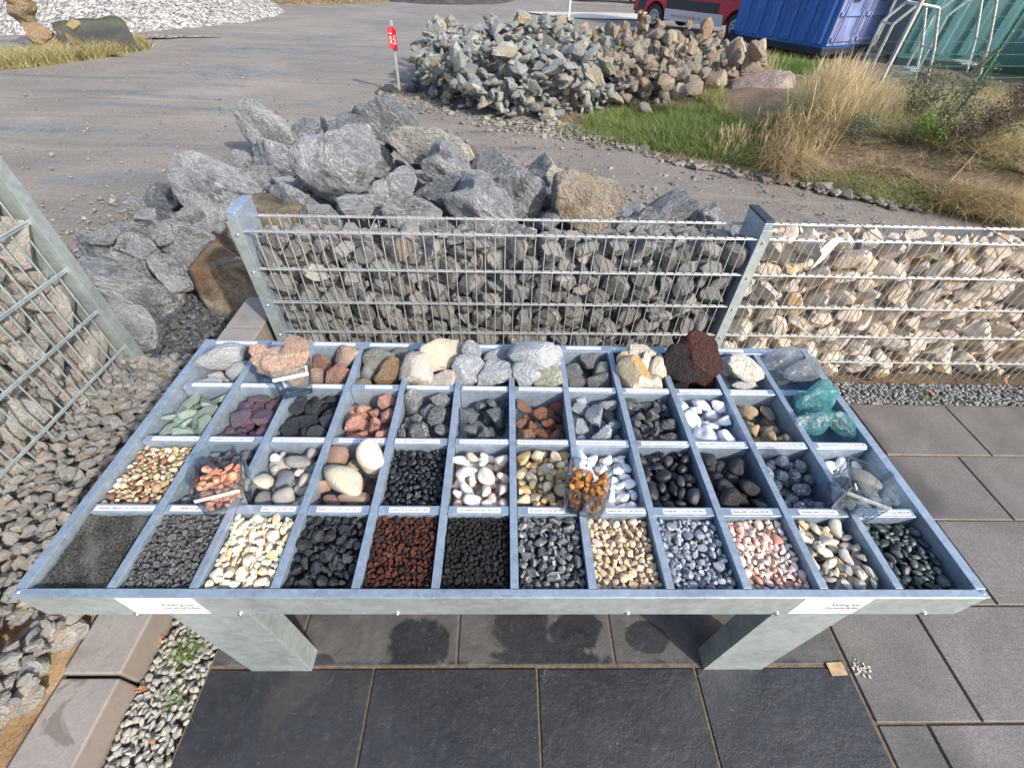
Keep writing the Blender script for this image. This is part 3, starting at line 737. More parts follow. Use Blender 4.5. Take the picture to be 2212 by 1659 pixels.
# leaves and weeds lying about
M_LEAF = simple('brown_leaf', (0.32, 0.13, 0.06), .7, 0, .4, 60)
def leaf(X, Y, z, s, rz, label):
    p = P(X, Y, z); v, f = [], []
    out = [(0, -1), (.35, -.6), (.2, -.45), (.6, -.2), (.38, 0), (.62, .4), (.25, .45), (.15, .9), (0, 1.1), (-.2, .8), (-.25, .5), (-.6, .35), (-.35, .05), (-.55, -.25), (-.25, -.5), (-.3, -.7)]
    for x, y in out: v.append((x*s, y*s, .25*s*abs(x)+.2*s*math.sin(y*2)))
    v.append((0, 0, .02*s)); n = len(out); f = [(i, (i+1) % n, n) for i in range(n)]
    o = quads(v, f, 'dry_leaf', M_LEAF); o.location = p; o.rotation_euler = (.2, .15, rz); so = o.modifiers.new('s', 'SOLIDIFY'); so.thickness = .0006
    return tag(o, label, 'leaf')
leaf(342, 1382, .012, .026, .3, 'curled rust brown leaf on the pale chippings just under the table edge')
leaf(306, 1488, .02, .02, 1.8, 'brown leaf caught at the joint of the two kerb stones')
leaf(330, 1603, .012, .012, .9, 'small orange leaf fragment low on the pale chippings strip')
leaf(2012, 850, .015, .03, .9, 'tan oak leaf lying on the grey blue chippings below the right gabion')
leaf(1929, 822, .03, .03, 2.1, 'pale brown leaf leaning on the right gabion foot beside the glass bins')
leaf(2172, 822, .03, .026, .2, 'light brown leaf at the gabion foot near the right edge')
# ================================================================== DISPLAY TABLE
T0 = Vector((.0447, .456, .75)); S = .2078
XL, XR = T0.x-6*S, T0.x+6*S
table = empty('display_table', (.04, .95, 0), label='galvanised steel display table divided into forty eight open stone bins', cat='display table')
def tb(mb, name, mat, bevel=0.0, smooth=None, seg=1, parent=None):
    o = mb.build(name, mat, None, bevel, smooth, seg)
    o.parent = parent or table
    if parent is None: o.matrix_parent_inverse = Matrix.Translation((-.04, -.95, 0))
    return o
ROWY = [.456, .686, .945, 1.203, 1.425]      # front inner edge, three dividers, back inner edge
ZB = .628
tb(MB().box(XL-.022, XR+.022, .436, 1.465, ZB, ZB+.003), 'tray_floor', M_GALV)
# outer rails: top flange and web
tb(MB().box(XL-.028, XR+.028, .4345, .4555, .7465, .75), 'front_rail', M_GALV, .0008)
tb(MB().box(XL-.028+.014, XR+.028-.014, .4325, .4343, .6302, .749), 'front_apron', M_GALVL, .0006)
tb(MB().box(XL-.028, XR+.028, 1.426, 1.466, .7465, .75), 'back_rail', M_GALV, .0008)
tb(MB().box(XL-.02, XR+.02, 1.4255, 1.4285, ZB+.003, .7463), 'back_wall', M_GALV)
for sgn, xx in ((-1, XL), (1, XR)):
    a, b = sorted((xx+sgn*.0, xx+sgn*.029))
    tb(MB().box(a, b, .4556, 1.4659, .7502, .7530), 'side_rail', M_GALV, .0008)
    a, b = sorted((xx, xx+sgn*.002))
    tb(MB().box(a, b, .458, 1.425, ZB+.003, .7500), 'side_wall', M_GALV)
    for yy in (.447,):
        tb(MB().tube((xx+sgn*.016, yy, .7500), (xx+sgn*.016, yy, .7535), .006, 12, .004), 'rivet', M_BOLT, smooth=50)
# column dividers (folded channel) and row dividers
for kx in range(1, 12):
    x = XL+kx*S
    tb(MB().box(x-.011, x+.011, .4575, 1.424, .7475, .7505).box(x-.0105, x-.0085, .4575, 1.424, ZB+.003, .7474).box(x+.0085, x+.0105, .4575, 1.424, ZB+.003, .7474), 'column_divider', M_GALV, .0006)
for r_ in range(1, 4):
    yc = ROWY[r_]
    for kx in range(12):
        x0, x1 = XL+kx*S+.0125, XL+(kx+1)*S-.0125
        tb(MB().box(x0, x1, yc-.014, yc+.014, .7425, .7455).box(x0, x1, yc-.0135, yc-.0115, ZB+.003, .7424).box(x0, x1, yc+.0115, yc+.0135, ZB+.003, .7424), 'row_divider', M_GALV, .0006)
# legs
for (xa, xb) in ((-.912, -.690), (.793, 1.020)):
    for yf in (.441, 1.38):
        tb(MB().box(xa, xb, yf, yf+.004, .0, .6275).box(xa, xa+.003, yf+.0045, yf+.07, .0, .6275).box(xb-.003, xb, yf+.0045, yf+.07, .0, .6275), 'leg', M_GALVL, .0012)
for y in (.47, 1.38): tb(MB().box(-1.15, 1.2, y+.08, y+.11, .59, .6275), 'cross_beam', M_GALV)
for X in (292, 516, 857, 1357, 1681, 2001):
    p = PYP(X, 1321, .4318)
    tb(MB().tube((p.x, .4323, .641), (p.x, .4268, .641), .008, 12, .0055), 'bolt', M_BOLT, smooth=50)
# catalogue stickers (their printed code squares are left blank)
for X0, X1 in ((248, 436), (1718, 1888)):
    x0 = PYP(X0+(12 if X0 < 1000 else 14), 1300, .432).x; x1 = PYP(X1-(12 if X0 < 1000 else 10), 1300, .432).x
    st = tb(MB().box(x0, x1, .4312, .4322, .640, .7475), 'sticker', M_WHITE)
    M = Matrix.Translation((x0+(x1-x0)*.72, .4309, .695))@Matrix.Rotation(rad(90), 4, 'X')
    text_obj('Katalog hier\nherunterladen', .024, M_INK, parent=st, M=Matrix.Translation((.04, .95, 0)).inverted()@M if False else M, width=(x1-x0)*.5)
# printed labels
LAB = {
 0: ['Tessiner Gneis, 60-80 mm LAN:10289', 'Alpenkalk, 60-90 mm LAN:10288', 'Crema Rosso GS, 60-120 mm LAN:10284', 'Blaustein GS, 60-120 mm LAN:10286', 'Rosa GS, 60-120 mm LAN:10281', 'Granit GS, 80-150 mm LAN:10282', 'Carrara GS, 80-120 mm LAN:10283', 'Basalt GS, 60-120 mm LAN:10285', 'Mandarin GS, 60-120 mm LAN:10285', 'Lava Original GS, 80-120 mm LAN:10284', 'Jura GS, 80-120 mm LAN:10236', 'Eis Glas, 80-120 mm LAN:10288'],
 1: ['Canadian Slate grün, 30-60 mm', 'Canadian Slate lila, 30-60 mm LAN:10619', 'Canadian Slate schwarz, 30-60 mm LAN:10620', 'Alassio GS, 40-60 mm', 'Mittelgrau GS, 40-60 mm LAN:10218', 'Granit Grau GS, 32-56 mm LAN:10323', 'Mailänder Orange GS, 30-60 mm LAN:10239', 'Kristall Blau GS, 30-60 mm LAN:10228', 'Nero Quarzit GS, 32-56 mm LAN:10229', 'Schneeweiß GS, 40-60 mm LAN:10234', 'Taunus GS, 60-80 mm LAN:10236', 'Glas Türkis'],
 2: ['Kieselsteine, 8-16 mm LAN:10182', 'Donaukies, 16-32 mm LAN:10184', 'Nero Ebano getrommelt, 15-25 mm LAN:10199', 'Donaukiesel, 60-80 mm LAN:10148', 'Nero Ebano getrommelt, 15-25 mm', 'Flamingo getrommelt, 20-40 mm LAN:10978', 'Kristall Gelb getrommelt, 20-60 mm LAN:10193', 'Schneeweiß getrommelt, 25-40 mm LAN:10214', 'Glanzkies schwarz, 10-25 mm LAN:10183', 'Glanzkies schwarz, 35-60 mm LAN:10184', 'Gletscherkies Granit, 40-60 mm LAN:10188', 'Panda getrommelt, 25-50 mm LAN:10988'],
 3: ['Günzburger Flugsand, 0.05-2.8 mm LAN:10037', 'Pfeffer & Salz', 'Splitt, 11-22 mm LAN:10052', 'Basalt, 16-22 mm LAN:10016', 'Lavadur, 8-16 mm LAN:10066', 'Lava schwarz, 8-16 mm LAN:10961', 'Nero Quarzit, 16-22 mm LAN:10057', 'Mandarin Splitt, 22-32 mm LAN:10953', 'Kristall Blau, 16-32 mm LAN:10055', 'Havanna Splitt, 16-28 mm LAN:10812', 'Alazaga Splitt, 16-32 mm', 'Splitt, 8-16 mm LAN:10128']}
WID = {3: [.168, .11, .10, .13, .12, .13, .11, .12, .13, .125, .12, .10]}
for r_, ls in LAB.items():
    for kx, s_ in enumerate(ls):
        w = (WID.get(r_, [None]*12)[kx]) or min(.172, .0045*len(s_)+.012)
        xc = XL+(kx+.5)*S + (.012*math.sin(kx*2.3+r_) if r_ < 3 else [-.0, -.02, .03, 0, 0, 0, -.005, .03, -.0, .0, 0, .03][kx])
        if r_ == 0: yc, z = 1.4475, .7502
        else: yc, z = [0, 1.203, .945, .686][r_]+.0, .7457
        st = tb(MB().box(xc-w/2, xc+w/2, yc-.008, yc+.008, z, z+.0006), 'label_strip', M_WHITE)
        text_obj(s_, .0105, M_INK if r_ > 1 else M_INKG, parent=st, M=Matrix.Translation((xc, yc, z+.0009)), width=w*.94)

# ------------------------------------------------------------------ stone families
def C(*h):
    out = []
    for x in h:
        r_, g_, b_ = int(x[:2], 16)/255, int(x[2:4], 16)/255, int(x[4:6], 16)/255
        out.append(tuple(((c+.055)/1.055)**2.4 if c > .04 else c/12.92 for c in (r_, g_, b_)))
    return out
WH = (.62, .61, .59)
fam = {}
def F(key, name, cols, n=8, lvl=3, asp=((.95, .7), (.75, .5)), planes=13, p=18, rough_m=.65, seed=0, disp=0.0, smooth=26, lump=.08, jl=2, hmin=.62, **kw):
    fam[key] = Kind(name, stone_mat(name+'_stone', cols, rough=rough_m, **kw), n, lvl, asp, planes, p, disp, 2.2, lump, smooth, seed, jl, hmin)
ANG = dict(p=44, planes=10, smooth=18, hmin=.45, lump=.05)
RND = dict(p=6, planes=26, smooth=180, lump=.05, hmin=.7)
TUM = dict(p=8, planes=11, smooth=70)
# row 1 (back) families
F('r1c1', 'wrinkled_grey_stone', C('b8bec4', 'a8adb2', '8c9094'), vein=(WH, .045, .75, 2.4), seed=101, disp=.08, p=14, planes=10, smooth=50)
F('r1c2', 'buff_grey_stone', C('a39a8c', '8e8a80', '9a9086'), vein=(WH, .03, .5, 2.2), seed=102, disp=.05, p=16, planes=10, smooth=40)
F('r1c3', 'reddish_cobble', C('8a6a60', 'a1857a', '7b5348', 'a88f82'), vein=((.6, .5, .45), .03, .6, 2.2), seed=103, disp=.04, p=18, planes=10, smooth=40)
F('r1c4', 'greenish_grey_cobble', C('7f827c', '6c706e', '8b8d86', '87704f'), vein=((.4, .4, .38), .03, .5, 2.5), seed=104, disp=.04, p=8, planes=11, smooth=60)
F('r1c5', 'pinkish_white_stone', C('dcc6b4', 'c8c6c2', 'd2ccbe', 'd8bcaa'), mott=.3, vein=((.55, .5, .45), .02, .35, 1.8), dirt=((.62, .47, .28), .3), seed=105, disp=.03, p=16, planes=10, smooth=40)
F('r1c6', 'veined_grey_stone', C('989ea6', '848a92', 'a6acb2'), vein=((.65, .66, .67), .05, .8, 2.4), seed=106, disp=.05, p=26, planes=9, smooth=30)
F('r1c7', 'pale_grey_stone', C('a8aeb4', '9aa0a8', 'aaac8c', 'b0b4b8'), mott=.3, grain=.3, vein=((.75, .75, .75), .03, .5, 3), seed=107, disp=.08, p=20, planes=10, smooth=40)
F('r1c8', 'dark_split_stone', C('767876', '62666a', '86827a', '6c7074'), vein=((.4, .4, .38), .03, .5, 2.2), seed=108, disp=.02, **ANG)
F('r1c9', 'cream_quartz_stone', C('dcc8a4', 'e8e0d4', 'c79f6c', 'd8c6ab'), vein=((.45, .3, .15), .025, .6, 1.8), seed=109, disp=.02, **ANG)
F('r1c10', 'brown_lava_rock', C('5a3a34', '6a3e34', '423638'), pits=.7, rough_m=.9, bump=.9, seed=110, disp=.10, lvl=4, p=14, planes=10, smooth=60)
F('r1c11', 'ivory_stone', C('e6e4dc', 'dedad0', 'e2dccb'), vein=((.45, .45, .47), .03, .5, 1.6), seed=111, disp=.03, p=14, planes=12, smooth=30)
# row 2
F('r2c1', 'green_slate_piece', C('7d9186', '8fa196', '6f8479', '9aa89a', '72807a'), seed=201, asp=((.8, .5), (.26, .15)), bump=.35, rough_m=.6, **ANG)
F('r2c2', 'purple_slate_piece', C('5c4a58', '6c5560', '4c3d4a', '6f5158', '584f60'), seed=202, asp=((.85, .55), (.38, .2)), bump=.35, rough_m=.6, **ANG)
F('r2c3', 'black_slate_piece', C('2f363c', '3b4248', '272d33', '434a50'), seed=203, asp=((.85, .5), (.35, .18)), bump=.5, rough_m=.55, **ANG)
F('r2c4', 'terracotta_stone', C('c08a76', 'cc9a86', 'b0745e', 'd4aa98', 'c49080'), vein=((.7, .5, .42), .02, .5, 1.8), seed=204, p=14, planes=11, smooth=30)
F('r2c5', 'veined_black_stone', C('62666a', '777b80', '4e5154', '888b8e'), vein=((.6, .6, .6), .04, .7, 2.4), seed=205, disp=.05, **ANG)
F('r2c6', 'speckled_granite_piece', C('5e666b', '6f777a', '535c64'), speck=((.45, .46, .46), .75, 11), seed=206, disp=.04, **ANG)
F('r2c7', 'orange_rough_stone', C('cc8e6c', 'be7a5a', 'd49e7c', 'c8967e'), vein=((.8, .55, .4), .03, .5, 2.4), seed=207, disp=.09, p=10, planes=11, smooth=50, bump=.8)
F('r2c8', 'bluish_grey_stone', C('a2aab2', '8c949e', 'b2b8be', '7c848c'), vein=((.7, .7, .72), .04, .6, 2), seed=208, disp=.03, **ANG)
F('r2c9', 'black_white_veined_stone', C('3e434a', '50555c', '32363b', '646a70'), vein=((.62, .63, .65), .035, .7, 2.2), seed=209, disp=.04, rough_m=.5, **ANG)
F('r2c10', 'white_marble_stone', C('e9ebef', 'e4e8ee', 'f0f0f2'), seed=210, bump=.2, mott=.06, p=11, planes=10, smooth=45, rough_m=.55)
F('r2c11', 'ochre_cobble', C('c2a06c', 'a89c8c', 'b8a68c', 'cdb083', '9c968c'), dirt=((.35, .2, .08), .35), seed=211, disp=.05, p=9, planes=11, smooth=50)
# row 3
F('r3c1', 'mixed_river_gravel', C('d8c49c', 'c49a5c', 'e4dccc', '8c7458', 'b89c78', 'ccb484', '5c5448', 'e8dcc0', 'a08464', 'c0ac94', '3c4044', '90604c', 'dcc8a8'), seed=301, lvl=2, mott=.15, asp=((.9, .6), (.65, .4)), rough_m=.5, bump=.25, jl=1, **TUM)
F('r3c2', 'grey_river_pebble', C('70747a', '5c6066', '888c90', '484c52', '9a9a98'), vein=((.5, .5, .5), .02, .4, 2), seed=302, bump=.25, rough_m=.55, **RND)
F('r3c3', 'mixed_round_pebble', C('b4afa4', 'c6c1b4', '6a6e74', 'a8a49a', 'd0cabc', '4c5660', '98948c'), speck=((.2, .2, .22), .25, 8), seed=303, asp=((.9, .65), (.6, .42)), bump=.2, **RND)
F('r3c4', 'large_brown_cobble', C('8c7464', '80695a', '7a5f58', 'c0b09a'), mott=.2, grain=.1, speck=((.5, .42, .35), .15, 9), seed=304, bump=.25, lvl=4, **RND)
F('r3c5', 'black_polished_pebble', C('23272d', '2c3138', '1b1e23', '363b42'), seed=305, bump=.2, rough_m=.34, mott=.2, **TUM)
F('r3c6', 'white_pink_tumbled_stone', C('e2ded8', 'e6dcd0', 'dcb8a4', 'e8e6e2', 'd8c8b8', 'cfa892', 'dedad6'), vein=((.45, .42, .4), .012, .4, 1.6), mott=.12, seed=306, asp=((.9, .65), (.7, .5)), bump=.15, rough_m=.5, **TUM)
F('r3c7', 'honey_tumbled_stone', C('d8bc90', 'ceac7c', 'e2d2b0', 'be9a6c', 'e0d2b8', 'c8b094', 'd6b478'), vein=((.4, .22, .1), .02, .4, 1.6), seed=307, bump=.2, rough_m=.45, **TUM)
F('r3c8', 'pure_white_pebble', C('eef0f3', 'e8ebf0', 'f0f0f0'), mott=.04, seed=308, asp=((.92, .7), (.65, .48)), bump=.12, p=4.5, planes=10, smooth=180, rough_m=.55)
F('r3c9', 'smooth_black_pebble', C('24272c', '1d2025', '2f3338', '383b40'), seed=309, asp=((.85, .6), (.6, .42)), bump=.15, rough_m=.4, mott=.2, **RND)
F('r3c10', 'porous_black_pebble', C('2b2d31', '222428', '34363a'), pits=.35, seed=310, asp=((.95, .75), (.7, .55)), bump=.35, rough_m=.5, **RND)
F('r3c11', 'granite_river_pebble', C('5c6269', '666c74', '50565e'), speck=((.85, .86, .88), .95, 7), mott=.1, seed=311, asp=((.85, .65), (.75, .6)), bump=.2, **RND)
F('r3c12w', 'white_round_pebble', C('eceef0', 'f0f0f0'), mott=.05, seed=312, asp=((.8, .65), (.6, .45)), bump=.1, **RND)
F('r3c12b', 'grey_round_pebble', C('4c5058', '3c4048', '5c6068'), seed=313, asp=((.8, .65), (.6, .45)), bump=.15, rough_m=.5, **RND)
F('r3c4b', 'buff_cobble', C('c6bba8', 'd0c6b4'), seed=314, bump=.25, lvl=4, speck=((.6, .5, .42), .15, 9), **RND)
# row 4
F('r4c2', 'salt_pepper_chip', C('8c8e92', '74767a', 'acaeb2', '5c5e62', 'c0c2c4', '4a4c50'), speck=((.9, .9, .92), .95, 3), seed=402, lvl=2, disp=.1, bump=.9, p=10, planes=11, smooth=40, jl=1)
F('r4c3', 'cream_chip', C('e2d8bc', 'e8e2d4', 'dccaa4', 'ece8de', 'd0b080', 'e4dac4'), mott=.12, seed=403, lvl=2, bump=.25, jl=1, **ANG)
F('r4c4', 'black_basalt_chip', C('23272d', '2e3238', '1c1f24', '3a3e44'), seed=404, lvl=2, bump=.3, rough_m=.45, jl=1, **ANG)
F('r4c5', 'red_lava_chip', C('8a4a3a', '783e30', '9a5844', '5c3a32', '4a3634', 'a0624a'), pits=.3, seed=405, lvl=2, bump=.8, rough_m=.85, disp=.08, p=9, planes=11, smooth=60, jl=1)
F('r4c6', 'black_lava_chip', C('26272a', '2f3032', '1e1f22', '38393a'), pits=.2, seed=406, lvl=2, bump=.6, rough_m=.7, p=10, planes=11, smooth=60, jl=1)
F('r4c7', 'black_white_quartz_chip', C('363d46', '2a3037', '585f67', '424952', '8c8c88', '30363f', '3a414a', 'a8a8a4'), vein=((.75, .78, .8), .03, .5, 1.2), seed=407, lvl=2, bump=.3, rough_m=.45, jl=1, **ANG)
F('r4c8', 'tan_gold_chip', C('dcc4a0', 'e0d2bc', 'd0ac78', 'd8cabc', 'e6d8c0', 'c4a274', 'd2bca8'), mott=.15, seed=408, lvl=2, bump=.3, jl=1, **ANG)
F('r4c9', 'blue_grey_chip', C('929aa6', 'b0b8c2', '5e6874', 'd0d4da', '4a5460', '7a8494'), vein=((.75, .77, .8), .04, .5, 1.6), seed=409, lvl=2, bump=.3, jl=1, **ANG)
F('r4c10', 'pink_white_chip', C('e8cfc0', 'f0e6de', 'dcb09c', 'f0dccc', 'e4c4ac', 'e8e4e4', 'cc9484'), mott=.12, seed=410, lvl=2, asp=((.9, .6), (.65, .45)), bump=.2, jl=1, p=9, planes=11, smooth=50)
F('r4c11', 'beige_flat_stone', C('d8cfbc', 'c6bfb0', 'e6e0d4', 'c4aa82', 'b4b0aa', 'd4c8b0', 'a4a29e'), seed=411, asp=((.8, .45), (.45, .28)), bump=.3, **TUM)
F('r4c12', 'dark_green_grey_pebble', C('2f3a3c', '3a464a', '272f33', '485456', '56625e'), mott=.15, seed=412, lvl=3, asp=((.75, .55), (.5, .36)), bump=.1, rough_m=.38, **RND)

COLN = ['leftmost', 'second', 'third', 'fourth', 'fifth', 'sixth', 'seventh', 'eighth', 'ninth', 'tenth', 'eleventh', 'rightmost']
ROWN = {1: 'back row', 2: 'second row from the back', 3: 'third row from the back', 4: 'front row'}
def bin_bounds(r_, c_):
    x0 = XL+(c_-1)*S+(.0115 if c_ > 1 else .003); x1 = XL+c_*S-(.0115 if c_ < 12 else .003)
    yl = {4: (.4585, .672), 3: (.700, .931), 2: (.959, 1.189), 1: (1.217, 1.425)}[r_]
    return x0, x1, yl[0], yl[1]
M_BED = simple('bin_shadow_fill', (0.03, 0.03, 0.03), .9)
def fill(key, r_, c_, size, n, top, sig=.2, limit=300, tilt=.35, layers=2.6, res=None, slope=0.0, seed=None, smin=.6, smax=1.6, ncand=12):
    """fills a bin up to height `top` with stones of half-length `size`"""
    K = fam[key]; x0, x1, y0, y1 = bin_bounds(r_, c_)
    x0, x1, y0, y1 = x0+.0015, x1-.0015, y0+.0015, y1-.0015
    g = np.random.default_rng(seed or r_*100+c_)
    sig = sig*1.3
    base = max(ZB+.004, top-layers*size*1.25)
    if base > ZB+.02:
        # lower stones: bed of the same stone, one joined mesh
        pass
    sizes = np.clip(g.lognormal(math.log(size), sig, n), size*smin, size*smax)
    H0 = (lambda X, Y: base+slope*((X-x0)/(x1-x0)-.5)) if slope else base
    pl = pack(x0, x1, y0, y1, H0, sizes, K, res or size*.17, ncand=ncand, tilt=tilt, sink=.84, zmax=top, seed=seed or r_*100+c_)
    nm = K.name; nn = nm.replace('_', ' ')
    lab = '%s in the %s bin of the %s' % (nn, COLN[c_-1], ROWN[r_])
    # keep what can be seen: drop buried stones
    if base > ZB+.02:
        mat = bpy.data.materials.get(nm+'_stone')
        b_ = quads([(x0, y0, base), (x1, y0, base), (x1, y1, base), (x0, y1, base)], [(0, 1, 2, 3)], 'stone_bed', mat); tag(b_, 'lower layer of %s under the loose stones in the %s bin of the %s' % (nn, COLN[c_-1], ROWN[r_]), 'stone bed', kind='stuff')
    pl.sort(key=lambda q: -(q[3]+q[4]*.3))
    ind, rest = pl[:limit], pl[limit:]
    for vi, x, y, z, s, rot in ind:
        o = bpy.data.objects.new(nm, K.me[vi]); o.matrix_basis = Matrix.Translation((x, y, z))@rot.to_4x4()@Matrix.Scale(s, 4)
        link(o); tag(o, lab, 'stone', '%ss in the %s bin of the %s' % (nn, COLN[c_-1], ROWN[r_]))
    if rest: joined(nm+'_bed', K, rest, 'j', label='lower %ss in the %s bin of the %s' % (nn, COLN[c_-1], ROWN[r_]), cat='stones')
    return ind
# row 4
fill('r4c2', 4, 2, .0082, 900, .738, .2)
fill('r4c3', 4, 3, .0125, 330, .740, .25)
fill('r4c4', 4, 4, .0135, 300, .736, .28)
fill('r4c5', 4, 5, .0078, 1000, .736, .28)
fill('r4c6', 4, 6, .0068, 1200, .732, .26)
fill('r4c7', 4, 7, .0125, 360, .736, .28)
fill('r4c8', 4, 8, .0110, 460, .730, .25)
fill('r4c9', 4, 9, .0110, 460, .730, .25)
fill('r4c10', 4, 10, .0115, 420, .725, .25)
fill('r4c11', 4, 11, .021, 130, .725, .3)
fill('r4c12', 4, 12, .0145, 320, .715, .22, tilt=.2)
# row 3
fill('r3c1', 3, 1, .0095, 900, .728, .3)
fill('r3c2', 3, 2, .0155, 130, .70, .22)
fill('r3c3', 3, 3, .027, 60, .722, .25)
fill('r3c5', 3, 5, .0110, 520, .722, .22)
fill('r3c6', 3, 6, .0215, 95, .722, .22)
fill('r3c7', 3, 7, .0185, 150, .725, .25)
fill('r3c8', 3, 8, .0205, 110, .715, .18)
fill('r3c9', 3, 9, .021, 110, .722, .18)
fill('r3c10', 3, 10, .027, 55, .722, .2)
fill('r3c11', 3, 11, .026, 38, .700, .15)
fill('r3c12w', 3, 12, .0175, 60, .705, .2, seed=991)
fill('r3c12b', 3, 12, .0175, 34, .712, .2, seed=992)
# row 2
fill('r2c1', 2, 1, .033, 75, .722, .3, tilt=.3)
fill('r2c2', 2, 2, .031, 60, .720, .3, tilt=.3)
fill('r2c3', 2, 3, .031, 70, .720, .3, tilt=.3)
fill('r2c4', 2, 4, .030, 34, .712, .2)
fill('r2c5', 2, 5, .030, 44, .730, .25)
fill('r2c6', 2, 6, .034, 30, .712, .22)
fill('r2c7', 2, 7, .030, 26, .700, .25)
fill('r2c8', 2, 8, .031, 34, .716, .25)
fill('r2c9', 2, 9, .0235, 75, .722, .22)
fill('r2c10', 2, 10, .032, 28, .722, .2)
fill('r2c11', 2, 11, .034, 17, .705, .25)
# row 1 lower stones
for key, c_, sz, n in (('r1c1', 1, .042, 7), ('r1c2', 2, .035, 9), ('r1c3', 3, .04, 6), ('r1c4', 4, .038, 6), ('r1c5', 5, .045, 5), ('r1c6', 6, .045, 4), ('r1c7', 7, .045, 4), ('r1c8', 8, .032, 12), ('r1c9', 9, .04, 5), ('r1c10', 10, .045, 4), ('r1c11', 11, .035, 6)):
    fill(key, 1, c_, sz*.82, n, .685, .12, seed=500+c_)
fill('r3c4', 3, 4, .046, 7, .69, .1, seed=555)

# dark sand bin
k = NT('dark_sand'); geo = k.n('NewGeometry'); v = geo.outputs['Position']
n1 = k.noise(v, 420, 4, .8); n2 = k.noise(v, 30, 4, .6)
M_DSAND = k.set(col=k.mix(.9, k.ramp(n2, [(.3, (.07, .072, .066)), (.7, (.10, .102, .094))]), k.ramp(n1, [(.3, .3), (.5, 1.), (.7, 2.2)]), 'MULTIPLY'), rough=.9, normal=k.bump(n1, .8, .003))
x0, x1, y0, y1 = bin_bounds(4, 1)
o = grid_obj('dark_sand', x0+.001, x1-.001, y0, y1-.001, 40, 40, lambda x, y: .728+.004*np.sin(x*35)*np.sin(y*31)+.0015*np.sin(x*90+y*60), M_DSAND, kind='stuff')
tag(o, 'fine dark grey sand filling the leftmost bin of the front row', 'sand')
g = np.random.default_rng(77)
K_GRAIN = Kind('sand_grain', stone_mat('sand_grain', C('3a3a36', '55564f', '2a2a28', '75756c')), n=3, lvl=1, seed=78, jl=1)
pl = [(int(g.integers(3)), g.uniform(x0+.003, x1-.003), g.uniform(y0+.003, y1-.003), .7285+g.uniform(-.003, .004), g.uniform(.0009, .0021), Matrix.Rotation(g.uniform(0, 6), 3, 'Z')) for _ in range(5200)]
joined('sand_grains', K_GRAIN, pl, 'j', label='coarse grains scattered over the dark sand in the front left bin', cat='sand', smooth=180)
leaf(362, 1260, .732, .006, .4, 'tiny orange leaf scrap on the dark sand near the front rail')

# ------------------------------------------------------------------ hand placed stones
def place(key, X, Y, w, h, z, ang=0.0, label=None, cat='stone', vi=None, name=None, depth=.62, cols=None, group=None, seed=0, shrink=.93):
    """a stone whose silhouette in the photograph is about w x h pixels around X, Y; z = height of its centre"""
    K = fam[key] if isinstance(key, str) else key
    c = P(X, Y, z); s = px2m(c)
    vi = vi if vi is not None else (int(X*7+Y*3)+seed) % len(K.me)
    e = K.ext[vi]
    B = Matrix((CX, CY, CZ)).transposed()
    if B.determinant() < 0: B = Matrix((CX, CY, -CZ)).transposed()
    a = w*s/2*shrink; b = h*s/2*shrink; d = (a+b)/2*depth*1.15
    R = B@Matrix.Rotation(rad(ang), 3, 'Z')
    # ang is the tilt of the long axis, counter clockwise in the picture
    Sc = Matrix.Diagonal((a/e[0], b/e[1], d/e[2]))
    M = (R@Sc).to_4x4(); M.translation = c
    o = bpy.data.objects.new(name or K.name, K.me[vi]); o.matrix_basis = M
    link(o); tag(o, label, cat, group); return o
PL = place
PL('r1c1', 476, 776, 128, 66, .74, 14, 'large wrinkled pale grey stone lying across the back left corner bin')
PL('r1c1', 512, 805, 62, 46, .715, 18, 'smaller wrinkled grey stone right of the large one in the corner bin')
PL('r1c1', 545, 762, 60, 34, .70, 0, 'dark grey veined stone at the back of the corner bin', vi=2)
PL('r1c1', 450, 826, 70, 26, .69, 0, 'low grey stone against the front divider of the corner bin')
PL('r1c3', 748, 772, 56, 56, .73, -20, 'roundest pinkish cobble at the back right of the third bin')
PL('r1c3', 696, 790, 46, 52, .70, 50, 'dark red brown angular cobble in the third bin')
PL('r1c3', 730, 812, 66, 52, .715, 20, 'pink brown ridged cobble at the front right of the third bin')
PL('r1c3', 680, 812, 44, 40, .70, 0, 'pale pink cobble at the left wall of the third bin')
PL('r1c4', 820, 780, 84, 62, .73, -10, 'large greenish grey cobble in the fourth back bin', vi=0)
PL('r1c4', 866, 772, 54, 46, .725, 0, 'rough brown stone at the back of the fourth bin', vi=4)
PL('r1c4', 842, 806, 78, 64, .72, 25, 'smooth mid grey stone at the front right of the fourth bin', vi=2)
PL('r1c4', 796, 806, 46, 44, .71, 0, 'small grey stone at the front left of the fourth bin', vi=1)
PL('r1c4', 780, 830, 50, 30, .70, 0, 'pyramid shaped grey stone at the divider of the fourth bin', vi=3)
PL('r1c5', 945, 770, 120, 76, .765, 18, 'biggest white stone with a warm blotch rising over the back rail', vi=1)
PL('r1c5', 908, 798, 82, 90, .765, 70, 'pinkish cream oval stone leaning over the left divider', vi=0)
PL('r1c5', 963, 826, 74, 56, .725, 15, 'cream and grey stone at the front right of the fifth bin', vi=2)
PL('r1c5', 925, 836, 62, 34, .71, 10, 'small pale stone wedged at the front of the fifth bin', vi=3)
PL('r1c6', 1018, 766, 46, 68, .78, -10, 'upright crystalline grey stone sticking above the back rail', vi=0)
PL('r1c6', 1014, 802, 82, 84, .745, -10, 'flat faced grey stone at the left of the sixth bin', vi=1)
PL('r1c6', 1068, 808, 82, 76, .74, -20, 'grey stone with white veins at the right of the sixth bin', vi=2)
PL('r1c6', 1074, 772, 78, 46, .725, 28, 'dark slanted stone at the back of the sixth bin', vi=5)
